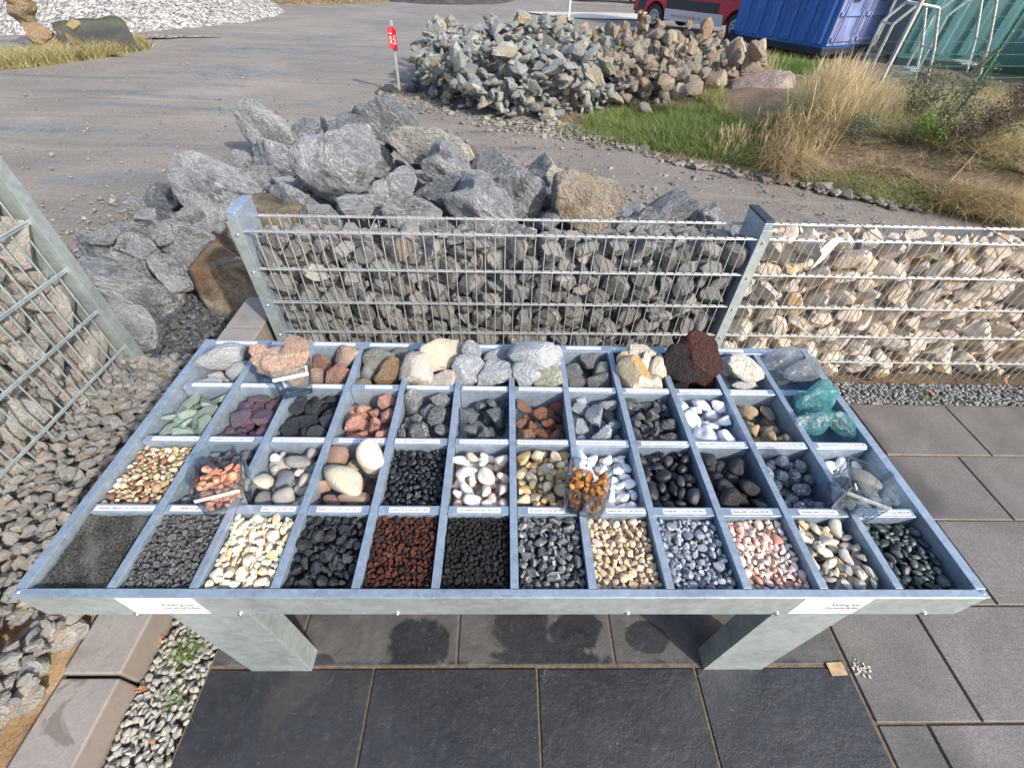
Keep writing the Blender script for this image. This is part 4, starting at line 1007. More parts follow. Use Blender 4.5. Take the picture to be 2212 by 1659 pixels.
PL('r1c7', 1150, 772, 116, 96, .78, -20, 'largest pale grey rock overflowing the seventh bin', vi=1)
PL('r1c7', 1192, 768, 54, 46, .76, 40, 'light grey stone behind the largest pale rock', vi=3)
PL('r1c7', 1135, 813, 72, 62, .75, -15, 'yellowish green rough stone at the front of the seventh bin', vi=2)
PL('r1c7', 1184, 818, 72, 58, .74, 10, 'pale grey knobbly stone at the front right of the seventh bin', vi=0)
PL('r1c7', 1196, 790, 40, 34, .74, -10, 'small grey stone at the right wall of the seventh bin', vi=4)
PL('r1c8', 1242, 824, 66, 54, .70, -10, 'front left dark split stone of the eighth bin')
PL('r1c8', 1291, 824, 60, 52, .70, -10, 'front right dark split stone of the eighth bin')
PL('r1c8', 1276, 780, 56, 44, .72, -15, 'dark grey stone perched at the back of the eighth bin')
PL('r1c8', 1300, 802, 36, 48, .715, -30, 'narrow dark stone tilted at the centre of the eighth bin')
PL('r1c8', 1240, 800, 44, 34, .70, 0, 'small dark stone at the middle left of the eighth bin')
PL('r1c9', 1370, 808, 88, 92, .76, -20, 'large white quartz slab leaning over the divider', vi=1)
PL('r1c9', 1380, 762, 78, 46, .765, 10, 'cream white stone at the back rail of the ninth bin', vi=0)
PL('r1c9', 1355, 785, 60, 54, .745, -30, 'tan smooth stone behind the white slab', vi=2)
PL('r1c9', 1392, 792, 44, 66, .745, 10, 'striped upright piece of banded quartz in the middle of the bin', vi=3)
PL('r1c9', 1423, 800, 50, 70, .745, -12, 'banded cream block at the right wall of the ninth bin', vi=4)
PL('r1c9', 1406, 830, 56, 44, .725, 0, 'yellowish quartz stone at the front right of the ninth bin', vi=5)
PL('r1c10', 1513, 766, 116, 92, .80, -32, 'red brown porous lava rock on top of the pile', vi=0)
PL('r1c10', 1478, 790, 112, 86, .765, -28, 'dark lava rock with a pale spot under the top one', vi=1)
PL('r1c10', 1520, 820, 80, 60, .71, 0, 'blackish lava rock low at the right of the bin', vi=2)
PL('r1c10', 1468, 822, 70, 46, .70, 0, 'dark lava rock low at the left of the bin', vi=3)
PL('r1c11', 1603, 794, 82, 70, .745, -10, 'large ivory stone with a grey crown in the eleventh bin', vi=0)
PL('r1c11', 1568, 790, 40, 46, .72, -40, 'pale stone squeezed beside the left divider of the eleventh bin', vi=1)
PL('r1c11', 1608, 832, 62, 22, .70, 0, 'flat tan stone below the large ivory stone', vi=2)
PL('r3c4b', 740, 1036, 112, 62, .735, -24, 'long oval beige cobble in the bin of big brown cobbles', vi=3)
PL('r3c4b', 797, 987, 70, 86, .745, 15, 'large rounded buff cobble leaning on the right divider', vi=3)
PL('r3c4', 722, 986, 66, 52, .72, 10, 'flat brown cobble at the back of the big cobble bin', vi=1)
PL('r3c4', 767, 1078, 76, 34, .705, 0, 'olive brown cobble at the front divider of the big cobble bin', vi=3, seed=3)
PL('r3c4', 695, 1052, 50, 38, .70, 0, 'rusty brown cobble at the left wall of the big cobble bin', vi=0)
PL('r3c4', 720, 1080, 46, 28, .70, 0, 'dark red cobble at the front left of the big cobble bin', vi=2)

# glass chunks
def glass(name, tint, body, clear):
    k = NT(name)
    at = k.n('Attribute', attribute_name='loc'); n = k.noise(at.outputs['Vector'], 2.2, 6, .62, 1.0); n2 = k.noise(at.outputs['Vector'], 1.3, 4, .6, .5)
    bp_ = k.bump(n, .9, .35)
    lines = k.math('SUBTRACT', 1.0, k.step(k.math('ABSOLUTE', k.math('SUBTRACT', n, .5)), 0.0, .035))
    tr = k.n('BsdfTransparent'); k.l(k.mix(k.step(n2, .35, .65), tint, tuple(x*.8 for x in tint)), tr.inputs[0])
    df = k.n('BsdfDiffuse'); k.l(k.mix(k.math('MULTIPLY', lines, .6), k.mix(k.step(n2, .4, .6), body, tuple(min(1, x*1.35+.03) for x in body)), (.95, 1, 1)), df.inputs[0]); k.l(bp_, df.inputs['Normal'])
    tl = k.n('BsdfTranslucent'); tl.inputs[0].default_value = (*body, 1)
    m0 = k.n('MixShader'); m0.inputs[0].default_value = .45; k.l(df.outputs[0], m0.inputs[1]); k.l(tl.outputs[0], m0.inputs[2])
    m1 = k.n('MixShader'); k.l(k.math('ADD', k.math('MULTIPLY', k.math('ADD', lines, k.step(n2, .5, .7)), .12), 1-clear, True), m1.inputs[0]); k.l(tr.outputs[0], m1.inputs[1]); k.l(m0.outputs[0], m1.inputs[2])
    gl = k.n('BsdfGlossy'); gl.inputs['Roughness'].default_value = .04; k.l(bp_, gl.inputs['Normal'])
    lw = k.n('LayerWeight'); k.l(bp_, lw.inputs['Normal']); m2 = k.n('MixShader'); k.l(k.math('ADD', k.math('MULTIPLY', k.math('POWER', lw.outputs['Facing'], 2.2), .7), .07, True), m2.inputs[0])
    k.l(m1.outputs[0], m2.inputs[1]); k.l(gl.outputs[0], m2.inputs[2]); k.l(m2.outputs[0], k.t.nodes['Material Output'].inputs[0]); return k.m
M_GLC = glass('clear_slag_glass', (.90, .95, .98), (.88, .94, .98), .62)
M_GLT = glass('turquoise_slag_glass', (.50, .93, .94), (.20, .82, .86), .36)
K_GLC = Kind('clear_glass_chunk', M_GLC, n=4, lvl=3, asp=((.95, .7), (.8, .6)), planes=9, p=44, hmin=.42, rough=.02, seed=601, smooth=16)
K_GLT = Kind('turquoise_glass_chunk', M_GLT, n=5, lvl=3, asp=((.95, .7), (.8, .6)), planes=9, p=44, hmin=.42, rough=.02, seed=602, smooth=16)
PL(K_GLC, 1690, 776, 92, 52, .76, 18, 'clear pale glass chunk lying flat at the back rail', 'glass chunk', vi=0)
PL(K_GLC, 1738, 800, 104, 56, .76, 18, 'clear glass chunk overhanging the right rail', 'glass chunk', vi=1)
PL(K_GLC, 1690, 812, 66, 48, .71, -20, 'dark looking clear glass chunk low in the glass bin', 'glass chunk', vi=2)
PL(K_GLT, 1762, 862, 108, 70, .76, 20, 'rearmost turquoise glass chunk with a pale top', 'glass chunk', vi=0)
PL(K_GLT, 1760, 908, 92, 84, .755, -30, 'bright turquoise glass chunk at the front left of its bin', 'glass chunk', vi=1)
PL(K_GLT, 1820, 918, 84, 60, .745, -20, 'deep teal glass chunk at the right of its bin', 'glass chunk', vi=2)
PL(K_GLT, 1730, 880, 40, 70, .72, 0, 'thin turquoise glass sliver at the left wall of its bin', 'glass chunk', vi=3)

# ------------------------------------------------------------------ glass jars with samples
kj = NT('jar_glass')
tr_ = kj.n('BsdfTransparent'); tr_.inputs[0].default_value = (.93, .96, .98, 1); gl_ = kj.n('BsdfGlossy'); gl_.inputs['Roughness'].default_value = .03
fr_ = kj.n('LayerWeight'); fr_.inputs[0].default_value = .5; mx_ = kj.n('MixShader')
kj.l(kj.math('ADD', kj.math('MULTIPLY', kj.math('POWER', fr_.outputs['Facing'], 2.6), .8), 0.05, True), mx_.inputs[0]); kj.l(tr_.outputs[0], mx_.inputs[1]); kj.l(gl_.outputs[0], mx_.inputs[2])
kj.l(mx_.outputs[0], kj.t.nodes['Material Output'].inputs[0]); M_JAR = kj.m
ke = NT('jar_glass_edge')
te = ke.n('BsdfTransparent'); te.inputs[0].default_value = (.50, .60, .68, 1); ge = ke.n('BsdfGlossy'); ge.inputs['Roughness'].default_value = .08; me_ = ke.n('MixShader'); me_.inputs[0].default_value = .32
ke.l(te.outputs[0], me_.inputs[1]); ke.l(ge.outputs[0], me_.inputs[2]); ke.l(me_.outputs[0], ke.t.nodes['Material Output'].inputs[0]); M_JEDGE = ke.m
def jar(label, M, w_top, w_bot, hgt, text, th=.005, base=.012, strip_z=.75):
    """square tapered tumbler: outer and inner shell joined at a rim; origin at base centre"""
    r_ = .16
    def ring(w, z):
        pts = []; a = w/2; c = a*r_*1.2
        for sx_, sy_c, a0 in ((1, 1, 0), (-1, 1, 90), (-1, -1, 180), (1, -1, 270)):
            for i in range(4):
                t = rad(a0+i*30); pts.append((sx_*(a-c)+c*math.cos(t), sy_c*(a-c)+c*math.sin(t), z))
        return pts
    rings = [ring(w_bot*.82, 0), ring(w_bot*.98, .002), ring(w_bot, .006), ring(w_top, hgt-.002), ring(w_top-.001, hgt), ring(w_top-2*th+.001, hgt), ring(w_top-2*th, hgt-.002), ring(w_bot-2*th, base+.003), ring((w_bot-2*th)*.9, base)]
    v = [q for r in rings for q in r]; f = []; n = 16
    for k_ in range(len(rings)-1):
        for i in range(n): f.append((k_*n+i, k_*n+(i+1) % n, (k_+1)*n+(i+1) % n, (k_+1)*n+i))
    f.append(tuple(range(n))[::-1]); m = (len(rings)-1)*n; f.append(tuple(m+i for i in range(n)))
    root = empty('glass_jar', (0, 0, 0), label=label, cat='glass jar'); root.matrix_basis = M
    o = quads(v, f, 'jar_body', M_JAR, root, smooth=35)
    o.data.materials.append(M_JEDGE)
    for q_ in o.data.polygons:
        k0 = q_.index//16
        if k0 in (0, 1, 3, 4, 5) or len(q_.vertices) > 4: q_.material_index = 1
        elif k0 == 2 and q_.index % 4 != 3: q_.material_index = 1
    # paper strip on the front face (local -y)
    zc = hgt*strip_z; yw = -(w_bot+(w_top-w_bot)*zc/hgt)/2; sl = math.atan2((w_top-w_bot)/2, hgt)
    A = Matrix.Translation((0, yw-.0007, zc))@Matrix.Rotation(rad(90)+sl, 4, 'X')
    wl = w_top*.86
    if text[1]:
        st = MB().box(-wl/2, wl/2, -.006, .006, 0, .0006).build('paper_strip', M_WHITE, root); st.matrix_basis = A
        text_obj(text[0], .0095, M_INK, parent=st, M=Matrix.Translation((0, 0, .0008)), width=wl*.95)
    else:
        t_ = text_obj(text[0], .0115, M_INK, parent=root, M=A, width=wl*.9)
    return root
def jmat(x, y, z, rx, ry, rz): return Matrix.Translation((x, y, z))@Matrix.Rotation(rad(ry), 4, 'Y')@Matrix.Rotation(rad(rx), 4, 'X')@Matrix.Rotation(rad(rz), 4, 'Z')
def jar_fill(Mj, key, wb, wt, hgt, size, n, top, seed, label, group):
    K = fam[key]; w = wb-.012; z0 = .013
    a = w/2*.98
    pl = pack(-a, a, -a, a, z0, np.clip(np.random.default_rng(seed).lognormal(math.log(size), .2, n), size*.6, size*1.5), K, size*.17, ncand=10, tilt=.4, sink=.85, zmax=top, seed=seed)
    for vi, x, y, z, s, rot in pl:
        kx_ = (wb+(wt-wb)*z/hgt-.014)/(wb-.014)
        x, y = x*kx_, y*kx_
        o = bpy.data.objects.new(K.name, K.me[vi]); o.matrix_basis = Mj@(Matrix.Translation((x, y, z))@rot.to_4x4()@Matrix.Scale(s, 4)); link(o); tag(o, label, 'stone', group)
F('jarA', 'orange_marble_rock', C('efcdb8', 'eac0a8', 'f0d4c2'), vein=((.66, .32, .19), .04, .55, 2.4), dirt=((.92, .86, .8), .6), seed=701, lvl=4, disp=.14, p=9, planes=10, smooth=60, bump=.7)
F('jarB', 'salmon_chip', C('cf9272', 'd8a284', 'c07c5c', 'dcac92', 'b86c4c'), vein=((.85, .7, .6), .03, .5, 2), seed=702, lvl=2, bump=.3, **ANG)
F('jarC', 'mandarin_chip', C('b8783c', 'c88c50', 'a86830', '9c5c30', 'd09c58'), seed=703, lvl=2, bump=.4, disp=.05, **ANG)
F('jarD', 'flat_grey_pebble', C('70746e', '7c8078', '666a70'), seed=704, asp=((.65, .5), (.35, .25)), bump=.15, **RND)
MA = jmat(-.749, 1.161, .755, -22, -8, 24)
jar('square glass jar holding two big orange rocks on the divider behind the purple slate', MA, .135, .105, .110, ('Tiroler Rot GS, 80-120 mm LAN:', 1), strip_z=.74)
def inj(Mj, key, x, y, z, a, b_, c_, rot, vi, label):
    K = fam[key]; e = K.ext[vi]
    o = bpy.data.objects.new(K.name, K.me[vi]); o.matrix_basis = Mj@(Matrix.Translation((x, y, z))@Matrix.Rotation(rad(rot[0]), 4, 'X')@Matrix.Rotation(rad(rot[1]), 4, 'Y')@Matrix.Rotation(rad(rot[2]), 4, 'Z')@Matrix.Diagonal((a/e[0], b_/e[1], c_/e[2], 1))); link(o); return tag(o, label, 'stone')
inj(MA, 'jarA', -.006, .0, .062, .030, .034, .040, (0, 0, 20), 1, 'orange rock squeezed at the left inside the upper glass jar')
inj(MA, 'jarA', .028, .0, .052, .022, .030, .034, (0, 10, 70), 2, 'smaller orange rock at the right inside the upper glass jar')
PL('jarA', 602, 782, 122, 78, .86, 6, 'large orange marble rock with white patch standing out of the glass jar', vi=0, depth=.7)
PL('jarA', 636, 752, 56, 62, .90, -10, 'orange rock forming the upper right lobe on the large one', vi=3)
PL('jarA', 563, 766, 46, 54, .88, 10, 'orange rock forming the left knob beside the large one', vi=4)
MBj = jmat(-.818, .735, .734, -3.3, 1.2, 20.5)
jar('square glass jar full of salmon chippings in the left part of the third row', MBj, .131, .120, .112, ('Tiroler Splitt Rot, 16-25 mm LAN:10', 1), strip_z=.80)
jar_fill(MBj, 'jarB', .120, .131, .112, .0125, 260, .090, 11, 'salmon orange chipping inside the left glass jar', 'salmon chippings in the left glass jar')
MCj = jmat(.263, .717, .747, -3.9, -1, -16.7)
jar('square glass jar of mandarin brown chippings between the honey and the white pebbles', MCj, .130, .112, .120, ('MANDARIN SPLITT 22-32', 0), strip_z=.74)
jar_fill(MCj, 'jarC', .112, .130, .120, .0125, 240, .088, 12, 'mandarin brown chipping inside the middle glass jar', 'mandarin chippings in the middle glass jar')
MDj = jmat(1.090, .724, .739, 0.4, 3, -26)
jar('tilted square glass jar with flat grey pebbles at the right end of the third row', MDj, .130, .110, .131, ('Beach Pebbles, 30-60 mm LAN:109', 1), strip_z=.80)
for i, (x, y, z, a, rr) in enumerate(((.012, -.012, .085, .042, (10, 10, -30)), (.002, .03, .092, .048, (8, 4, -20)), (-.022, .004, .062, .028, (0, 10, 60)), (-.028, .03, .058, .030, (4, 0, 20)), (.018, .0, .040, .034, (10, 0, 10)), (-.008, -.015, .028, .034, (0, 8, 80)), (.02, .02, .026, .03, (0, 0, 40)))):
    inj(MDj, 'jarD', x, y, z, a, a*.62, a*.34, rr, i % 6, ['largest flat grey pebble lying on top in the tilted jar', 'long greenish grey pebble at the rear rim of the tilted jar', 'small upright grey pebble left in the tilted jar', 'dark rounded pebble at the rear left of the tilted jar', 'grey pebble under the top one in the tilted jar', 'lowest left grey pebble of the tilted jar', 'lowest right grey pebble of the tilted jar'][i])
# ================================================================== BOULDERS behind the gabion
BC = C('c2c8cf', 'cbd0d5', 'b2b8bf', 'd2d5d8')
WV = (.86, .87, .88)
F('bld', 'boulder', BC, n=8, vein=(WV, .05, .9, 3.2), crack=((.8, .8, .8), .6), dirt=((.15, .16, .18), .7), seed=801, lvl=5, asp=((.95, .7), (.8, .65)), disp=.07, p=40, planes=10, smooth=22, hmin=.48, bump=.9, bscale=6, jl=2, mott=.45, grain=.3)
F('bldw', 'boulder', C('dad6ca', 'e0dccf', 'cccbc6'), n=4, vein=((.7, .69, .66), .03, .6, 2.6), dirt=((.24, .26, .29), .75), seed=802, lvl=5, disp=.06, p=40, planes=10, smooth=22, hmin=.48, mott=.45, bump=.7, bscale=7)
F('bldd', 'boulder', C('989fa9', '8a919b', 'a6adb5'), n=4, vein=(WV, .03, .7, 2.4), seed=803, lvl=5, disp=.07, p=40, planes=10, smooth=22, hmin=.48, mott=.45, bump=.8, bscale=7)
F('bldb', 'boulder', C('cfc2ae', 'd8ccb8'), n=2, vein=((.6, .58, .55), .03, .4, 2), dirt=((.28, .17, .08), .6), seed=804, lvl=5, disp=.06, p=40, planes=10, smooth=22, hmin=.48, mott=.45, bump=.8)
BL = [
 ('bld', 580, 288, 128, 74, .30, -22, 'lone grey boulder at the back left end of the boulder heap'),
 ('bldd', 660, 283, 64, 44, .35, -10, 'small dark boulder between the lone boulder and the heap top'),
 ('bldd', 848, 268, 146, 84, .92, -32, 'highest boulder, dark blue grey, leaning down to the right'),
 ('bldd', 756, 290, 92, 96, .85, -20, 'tall dark boulder left of the highest one'),
 ('bld', 735, 352, 176, 150, .80, -15, 'big boulder with a bright cream face in the middle of the heap'),
 ('bld', 802, 352, 86, 74, .68, 10, 'mid grey boulder behind the right shoulder of the cream faced one'),
 ('bld', 604, 352, 122, 66, .40, -6, 'crusty light grey boulder below the lone boulder'),
 ('bldw', 523, 364, 60, 24, .12, 0, 'flat pale slab lying at the left edge of the heap'),
 ('bld', 487, 434, 192, 130, .45, -12, 'largest marbled grey boulder at the left of the heap'),
 ('bldd', 352, 452, 86, 84, .25, 20, 'dark boulder at the far left edge of the heap'),
 ('bld', 310, 462, 66, 66, .20, 0, 'small weathered boulder left of the dark one'),
 ('bld', 640, 442, 132, 84, .60, -10, 'wide grey boulder right of the largest marbled one'),
 ('bld', 852, 406, 100, 66, .72, 8, 'grey triangular boulder in the middle hollow of the heap'),
 ('bldw', 924, 326, 150, 66, .80, -6, 'pale bluish boulder below the highest one'),
 ('bldw', 985, 330, 110, 54, .78, -22, 'cream edged boulder at the right of the pale bluish one'),
 ('bld', 972, 368, 118, 84, .76, -10, 'mid grey blocky boulder under the cream edged one'),
 ('bldd', 1068, 374, 90, 100, .66, -30, 'dark upright boulder at the right of the heap'),
 ('bldd', 965, 418, 136, 62, .70, 4, 'low dark boulder in front of the mid grey blocky one'),
 ('bldw', 1187, 386, 104, 66, .48, -25, 'white crusted boulder at the rear right'),
 ('bld', 1122, 424, 124, 106, .60, 20, 'boulder with a chalk white splash on its face'),
 ('bldd', 1208, 428, 86, 76, .50, 0, 'nearly black boulder behind the brown faced one'),
 ('bldb', 1262, 456, 152, 112, .56, -12, 'boulder with a brown cream face just behind the mesh'),
 ('bldd', 1290, 430, 70, 56, .42, -30, 'dark wet boulder peeking out behind the brown faced one'),
 ('bld', 1046, 458, 170, 104, .66, -18, 'smooth grey slab shaped boulder just behind the mesh'),
 ('bld', 893, 466, 122, 62, .66, 4, 'light grey low boulder behind the mesh near its middle'),
 ('bld', 778, 450, 120, 54, .66, 0, 'low grey boulder behind the mesh left of the middle'),
 ('bld', 694, 474, 96, 50, .62, 0, 'grey boulder touching the upper mesh near the end post'),
 ('bldd', 1432, 462, 126, 66, .45, 28, 'spiky dark boulder at the right end of the heap'),
 ('bld', 1372, 484, 90, 50, .50, 10, 'low grey boulder below the spiky dark one'),
 ('bld', 403, 528, 126, 80, .38, -6, 'rounded grey boulder with a white web pattern left of the footing'),
 ('bld', 262, 556, 196, 78, .26, -2, 'wide flat boulder near the left gabion top'),
 ('bld', 255, 618, 166, 98, .24, -4, 'bluish layered boulder beside the left gabion post'),
 ('bld', 286, 712, 112, 104, .20, -5, 'blue grey boulder right behind the left gabion post'),
 ('bldd', 370, 590, 60, 50, .14, 25, 'small flat slate coloured boulder near the footing'),
 ('bld', 298, 506, 100, 44, .22, 8, 'low boulder above the wide flat one'),
 ('bld', 390, 486, 64, 44, .30, -10, 'small boulder wedged under the largest marbled one'),
 ('bld', 505, 490, 70, 46, .45, 0, 'grey boulder behind the gabion end post'),
]
for i, (key, X, Y, w, h, z, a, lab) in enumerate(BL):
    PL(key, X, Y, w, h, z, a, lab, 'boulder', vi=i % len(fam[key].me), depth=.95, shrink=1.06)
# rubble mound underneath
F('rub', 'rubble_stone', C('60656c', '54595f', '70757b', '7e786c'), n=6, lvl=2, seed=810, disp=.05, vein=(WV, .03, .5, 2), jl=2, **ANG)
mound = [(-2.1, 3.9, .24, 1.2), (-1.3, 3.9, .52, 1.2), (-.3, 3.6, .60, 1.3), (.5, 3.2, .40, 1.2), (-2.6, 3.0, .12, .9), (1.2, 3.3, .25, .9), (-.6, 2.9, .35, .8), (-1.5, 3.3, .35, .8)]
def heap_h(x, y):
    h = np.zeros(np.broadcast(x, y).shape)-.03
    for mx, my, mh, mr in mound: h = np.maximum(h, mh*sstep(1-np.hypot(x-mx, y-my)/mr))
    return np.where(np.asarray(x) < -3.3-0*h, h-.2, h)
def off_block(x, y): return not (-2.2 < x < -1.3 and 2.3 < y < 3.35) and heap_h(np.array(x), np.array(y)) > .02
g = np.random.default_rng(812)
pl = pack(-4.2, 2.3, 2.45, 6.0, heap_h, np.sort(g.lognormal(math.log(.06), .35, 420))[::-1], fam['rub'], .03, ncand=3, seed=813, mask=off_block)
joined('rubble', fam['rub'], pl, 'j', label='small dark rubble filling the gaps between the boulders', cat='rubble')

M_MOUND = simple('mound_core', (.10, .095, .09), .95, 0, .5, 9, .9, .05)
o = grid_obj('rubble_core', -3.4, 2.2, 2.3, 5.4, 110, 70, lambda x, y: np.minimum(heap_h(x, y), .7)-.035+.02*np.sin(x*17)*np.sin(y*15), M_MOUND, kind='stuff')
tag(o, 'dark fines and rubble core under the boulder heap', 'rubble')
pl = pack(-2.9, 1.9, 2.5, 5.3, heap_h, np.sort(g.uniform(.09, .19, 110))[::-1], fam['bld'], .03, ncand=4, seed=815, mask=off_block)
emit('small_boulder', fam['bld'], pl, 'smaller grey boulder wedged between the big ones of the heap behind the mesh', 'boulder', 'smaller boulders wedged in the heap')

# ================================================================== RUBBLE PILE in the yard
SL = C('92999a', '9fa5a5', '82898a', 'aaada8', '888f8f', 'b0a48e', '979d9e', '787e80', 'a89c88')
F('slab', 'slab_rock', SL, n=9, lvl=2, asp=((.85, .5), (.6, .32)), seed=821, disp=.03, bump=.5, jl=1, **ANG)
F('cob', 'tan_rock', C('b4a28e', 'a4937f', 'c6b8a2', 'aca08e', '969088', 'b89a7c', '868480', 'cec0aa', 'a48c7a', 'b0aa9e'), n=8, lvl=2, seed=822, asp=((.9, .6), (.8, .5)), bump=.6, jl=1, p=16, planes=12, smooth=30)
apx = Vector((.45, 11.0)); apb = Vector((2.9, 11.1))
def pile_a(x, y): return np.maximum(-.02, .95*np.clip(1-np.sqrt(((x-apx.x)/2.25)**2+((y-apx.y)/3.2)**2), 0, 1)**.9)
def pile_b(x, y): return np.maximum(-.02, 0.52*np.clip(1-np.sqrt(((x-apb.x)/2.3)**2+((y-apb.y)/2.7)**2), 0, 1)**.9)
g = np.random.default_rng(823)
in_a = lambda x, y: pile_a(np.array(x), np.array(y)) > .03 and x < 1.9+g.normal()*.45
in_b = lambda x, y: pile_b(np.array(x), np.array(y)) > .03 and x > 1.7+g.normal()*.45
pl = pack(-2.1, 3.2, 7.9, 14.4, pile_a, np.clip(g.lognormal(math.log(.085), .38, 1800), .04, .22), fam['slab'], .035, ncand=3, tilt=.3, sink=.66, seed=824, mask=in_a)
o = grid_obj('pile_core', -2.2, 5.4, 7.6, 14.4, 90, 80, lambda x, y: np.maximum(pile_a(x, y), pile_b(x, y))-.04+.02*np.sin(x*13)*np.sin(y*12), M_MOUND, kind='stuff')
tag(o, 'dark fines inside the rubble pile in the yard', 'rubble')
emit('slab_rock', fam['slab'], pl, 'grey green split rock in the left part of the rubble pile in the yard', 'rock', 'grey green rocks of the yard pile', limit=300, stuff_label='smaller grey green rocks inside the yard pile', stuff_name='slab_rock_fill')
pl = pack(.6, 5.3, 8.3, 13.9, pile_b, np.clip(g.lognormal(math.log(.09), .32, 1300), .04, .2), fam['cob'], .035, ncand=3, tilt=.6, sink=.75, seed=825, mask=in_b)
emit('tan_rock', fam['cob'], pl, 'tan or brown rounded rock in the right part of the rubble pile in the yard', 'rock', 'tan and brown rocks of the yard pile', limit=300, stuff_label='smaller tan rocks inside the yard pile', stuff_name='tan_rock_fill')
# single rocks at the fringe
FR = [('slab', 1186, 247, 44, 34, .10, 0, 'large flat light rock at the very front of the yard pile'),
 ('slab', 1126, 240, 50, 26, .10, 20, 'angular grey rock at the front left foot of the yard pile'),
 ('cob', 1237, 212, 24, 52, .18, 5, 'upright tan flagstone at the front of the yard pile'),
 ('cob', 1393, 234, 36, 22, .12, -15, 'pale pinkish rock lying alone in the green grass'),
 ('slab', 1341, 209, 26, 20, .12, 10, 'small pale green rock on the gravel right of the pile'),
 ('cob', 1438, 178, 40, 40, .2, 0, 'round tan rock at the right foot of the yard pile'),
 ('cob', 1392, 152, 52, 42, .25, -25, 'big dark bluish round rock on the brown side of the pile'),
 ('cob', 1475, 160, 38, 52, .25, 10, 'dark mossy upright rock at the right end of the pile'),
 ('cob', 1360, 205, 28, 22, .12, 0, 'bright orange rounded rock near the grass'),
 ('cob', 1500, 190, 40, 38, .15, 0, 'white and grey blotched rock beside the big sandstone block'),
 ('cob', 1468, 200, 38, 34, .14, 0, 'brown rounded rock in front of the blotched one'),
 ('cob', 1512, 148, 38, 36, .2, 0, 'dark angular rock standing in the dry grass'),
 ('cob', 1603, 138, 28, 34, .3, 0, 'upright cream rock above the big sandstone block'),
 ('cob', 1630, 152, 38, 26, .3, 0, 'grey rounded rock above the big sandstone block'),
 ('cob', 1572, 142, 30, 22, .3, 0, 'rust brown rock left of the upright cream one'),
 ('cob', 1496, 112, 34, 36, .2, 0, 'pale blocky rock at the rear right end of the pile'),
 ('cob', 1548, 172, 50, 40, .15, 0, 'dark rock in shade left of the big sandstone block'),
 ('cob', 1692, 386, 30, 26, .05, 40, 'tan wedge shaped stone at the foot of the grassy bank')]
for i, (key, X, Y, w, h, z, a, lab) in enumerate(FR):
    PL(key, X, Y, w, h, z+max(0, float(bank_h(P(X, Y, z).x, P(X, Y, z).y))), a, lab, 'rock', vi=i % len(fam[key].me))
F('sand', 'sandstone_block', C('8c7c74', '84766e'), n=2, lvl=4, seed=830, disp=.05, p=22, planes=9, smooth=30, bump=.5, dirt=((.45, .42, .36), .4))
PL('sand', 1648, 205, 150, 92, .36, -8, 'big reddish grey sandstone block half hidden by the dry grass', 'boulder', vi=0)
# loose stones over the yard: real stones, one mesh
F('loose', 'loose_stone', C('7c7872', '8e8880', '625e5a', 'a09a90', '6c645c'), n=5, lvl=1, seed=840, bump=.2, jl=1, **ANG)
def scatter(n, fn, size, sig, key='loose', zoff=-.003, zf=None):
    out = []; K = fam[key]
    while len(out) < n:
        x, y = fn()
        z = (zf(x, y) if zf else 0)+zoff; s = float(np.clip(g.lognormal(math.log(size), sig), size*.4, size*3.5))
        out.append((int(g.integers(len(K.g))), x, y, z+s*.3, s, Matrix.Rotation(g.normal()*.3, 3, 'X')@Matrix.Rotation(g.uniform(0, 6.28), 3, 'Z')))
    return out
def yardpt():
    r = math.exp(g.uniform(math.log(2.6), math.log(22))); t = g.uniform(-.95, .75); return r*math.sin(t), r*math.cos(t)
def ok_yard(fn):
    def f():
        while True:
            x, y = fn()
            if y > 2.4 and float(edge_d(x, y)) < 0: return x, y
    return f
joined('loose_stones', fam['loose'], scatter(3600, ok_yard(yardpt), .009, .5), 'j', label='loose pebbles and chippings strewn over the brown yard', cat='stones')
def frontpile():
    return g.uniform(-2.0, 2.2), 8.6+g.normal()*.7-.0*g.random()
joined('loose_stones', fam['loose'], scatter(2600, lambda: (lambda t: (t+g.normal()*.25, 8.5-(t+1)*.42+g.normal()*.35+.12*(t-1)**2))(g.uniform(-1.9, 2.1)), .024, .45), 'j', label='spilled gravel along the front foot of the yard pile', cat='stones')
def edgept():
    i = int(g.integers(1, 5)); a, b = EDGE[i], EDGE[i+1]; t = g.random(); return a[0]+(b[0]-a[0])*t+g.normal()*.07, a[1]+(b[1]-a[1])*t+g.normal()*.07
joined('loose_stones', fam['loose'], scatter(420, edgept, .03, .45), 'j', label='line of pale stones along the edge between track and grass', cat='stones')
joined('loose_stones', fam['loose'], scatter(1500, lambda: (g.normal(.3, 1.6), g.normal(4.9, .8)), .014, .5), 'j', label='broken chips around the foot of the boulder heap', cat='stones')
joined('loose_stones', fam['loose'], scatter(420, lambda: (g.normal(-3.5, .6), g.normal(3.8, .8)), .015, .5), 'j', label='broken chips left of the boulder heap', cat='stones')

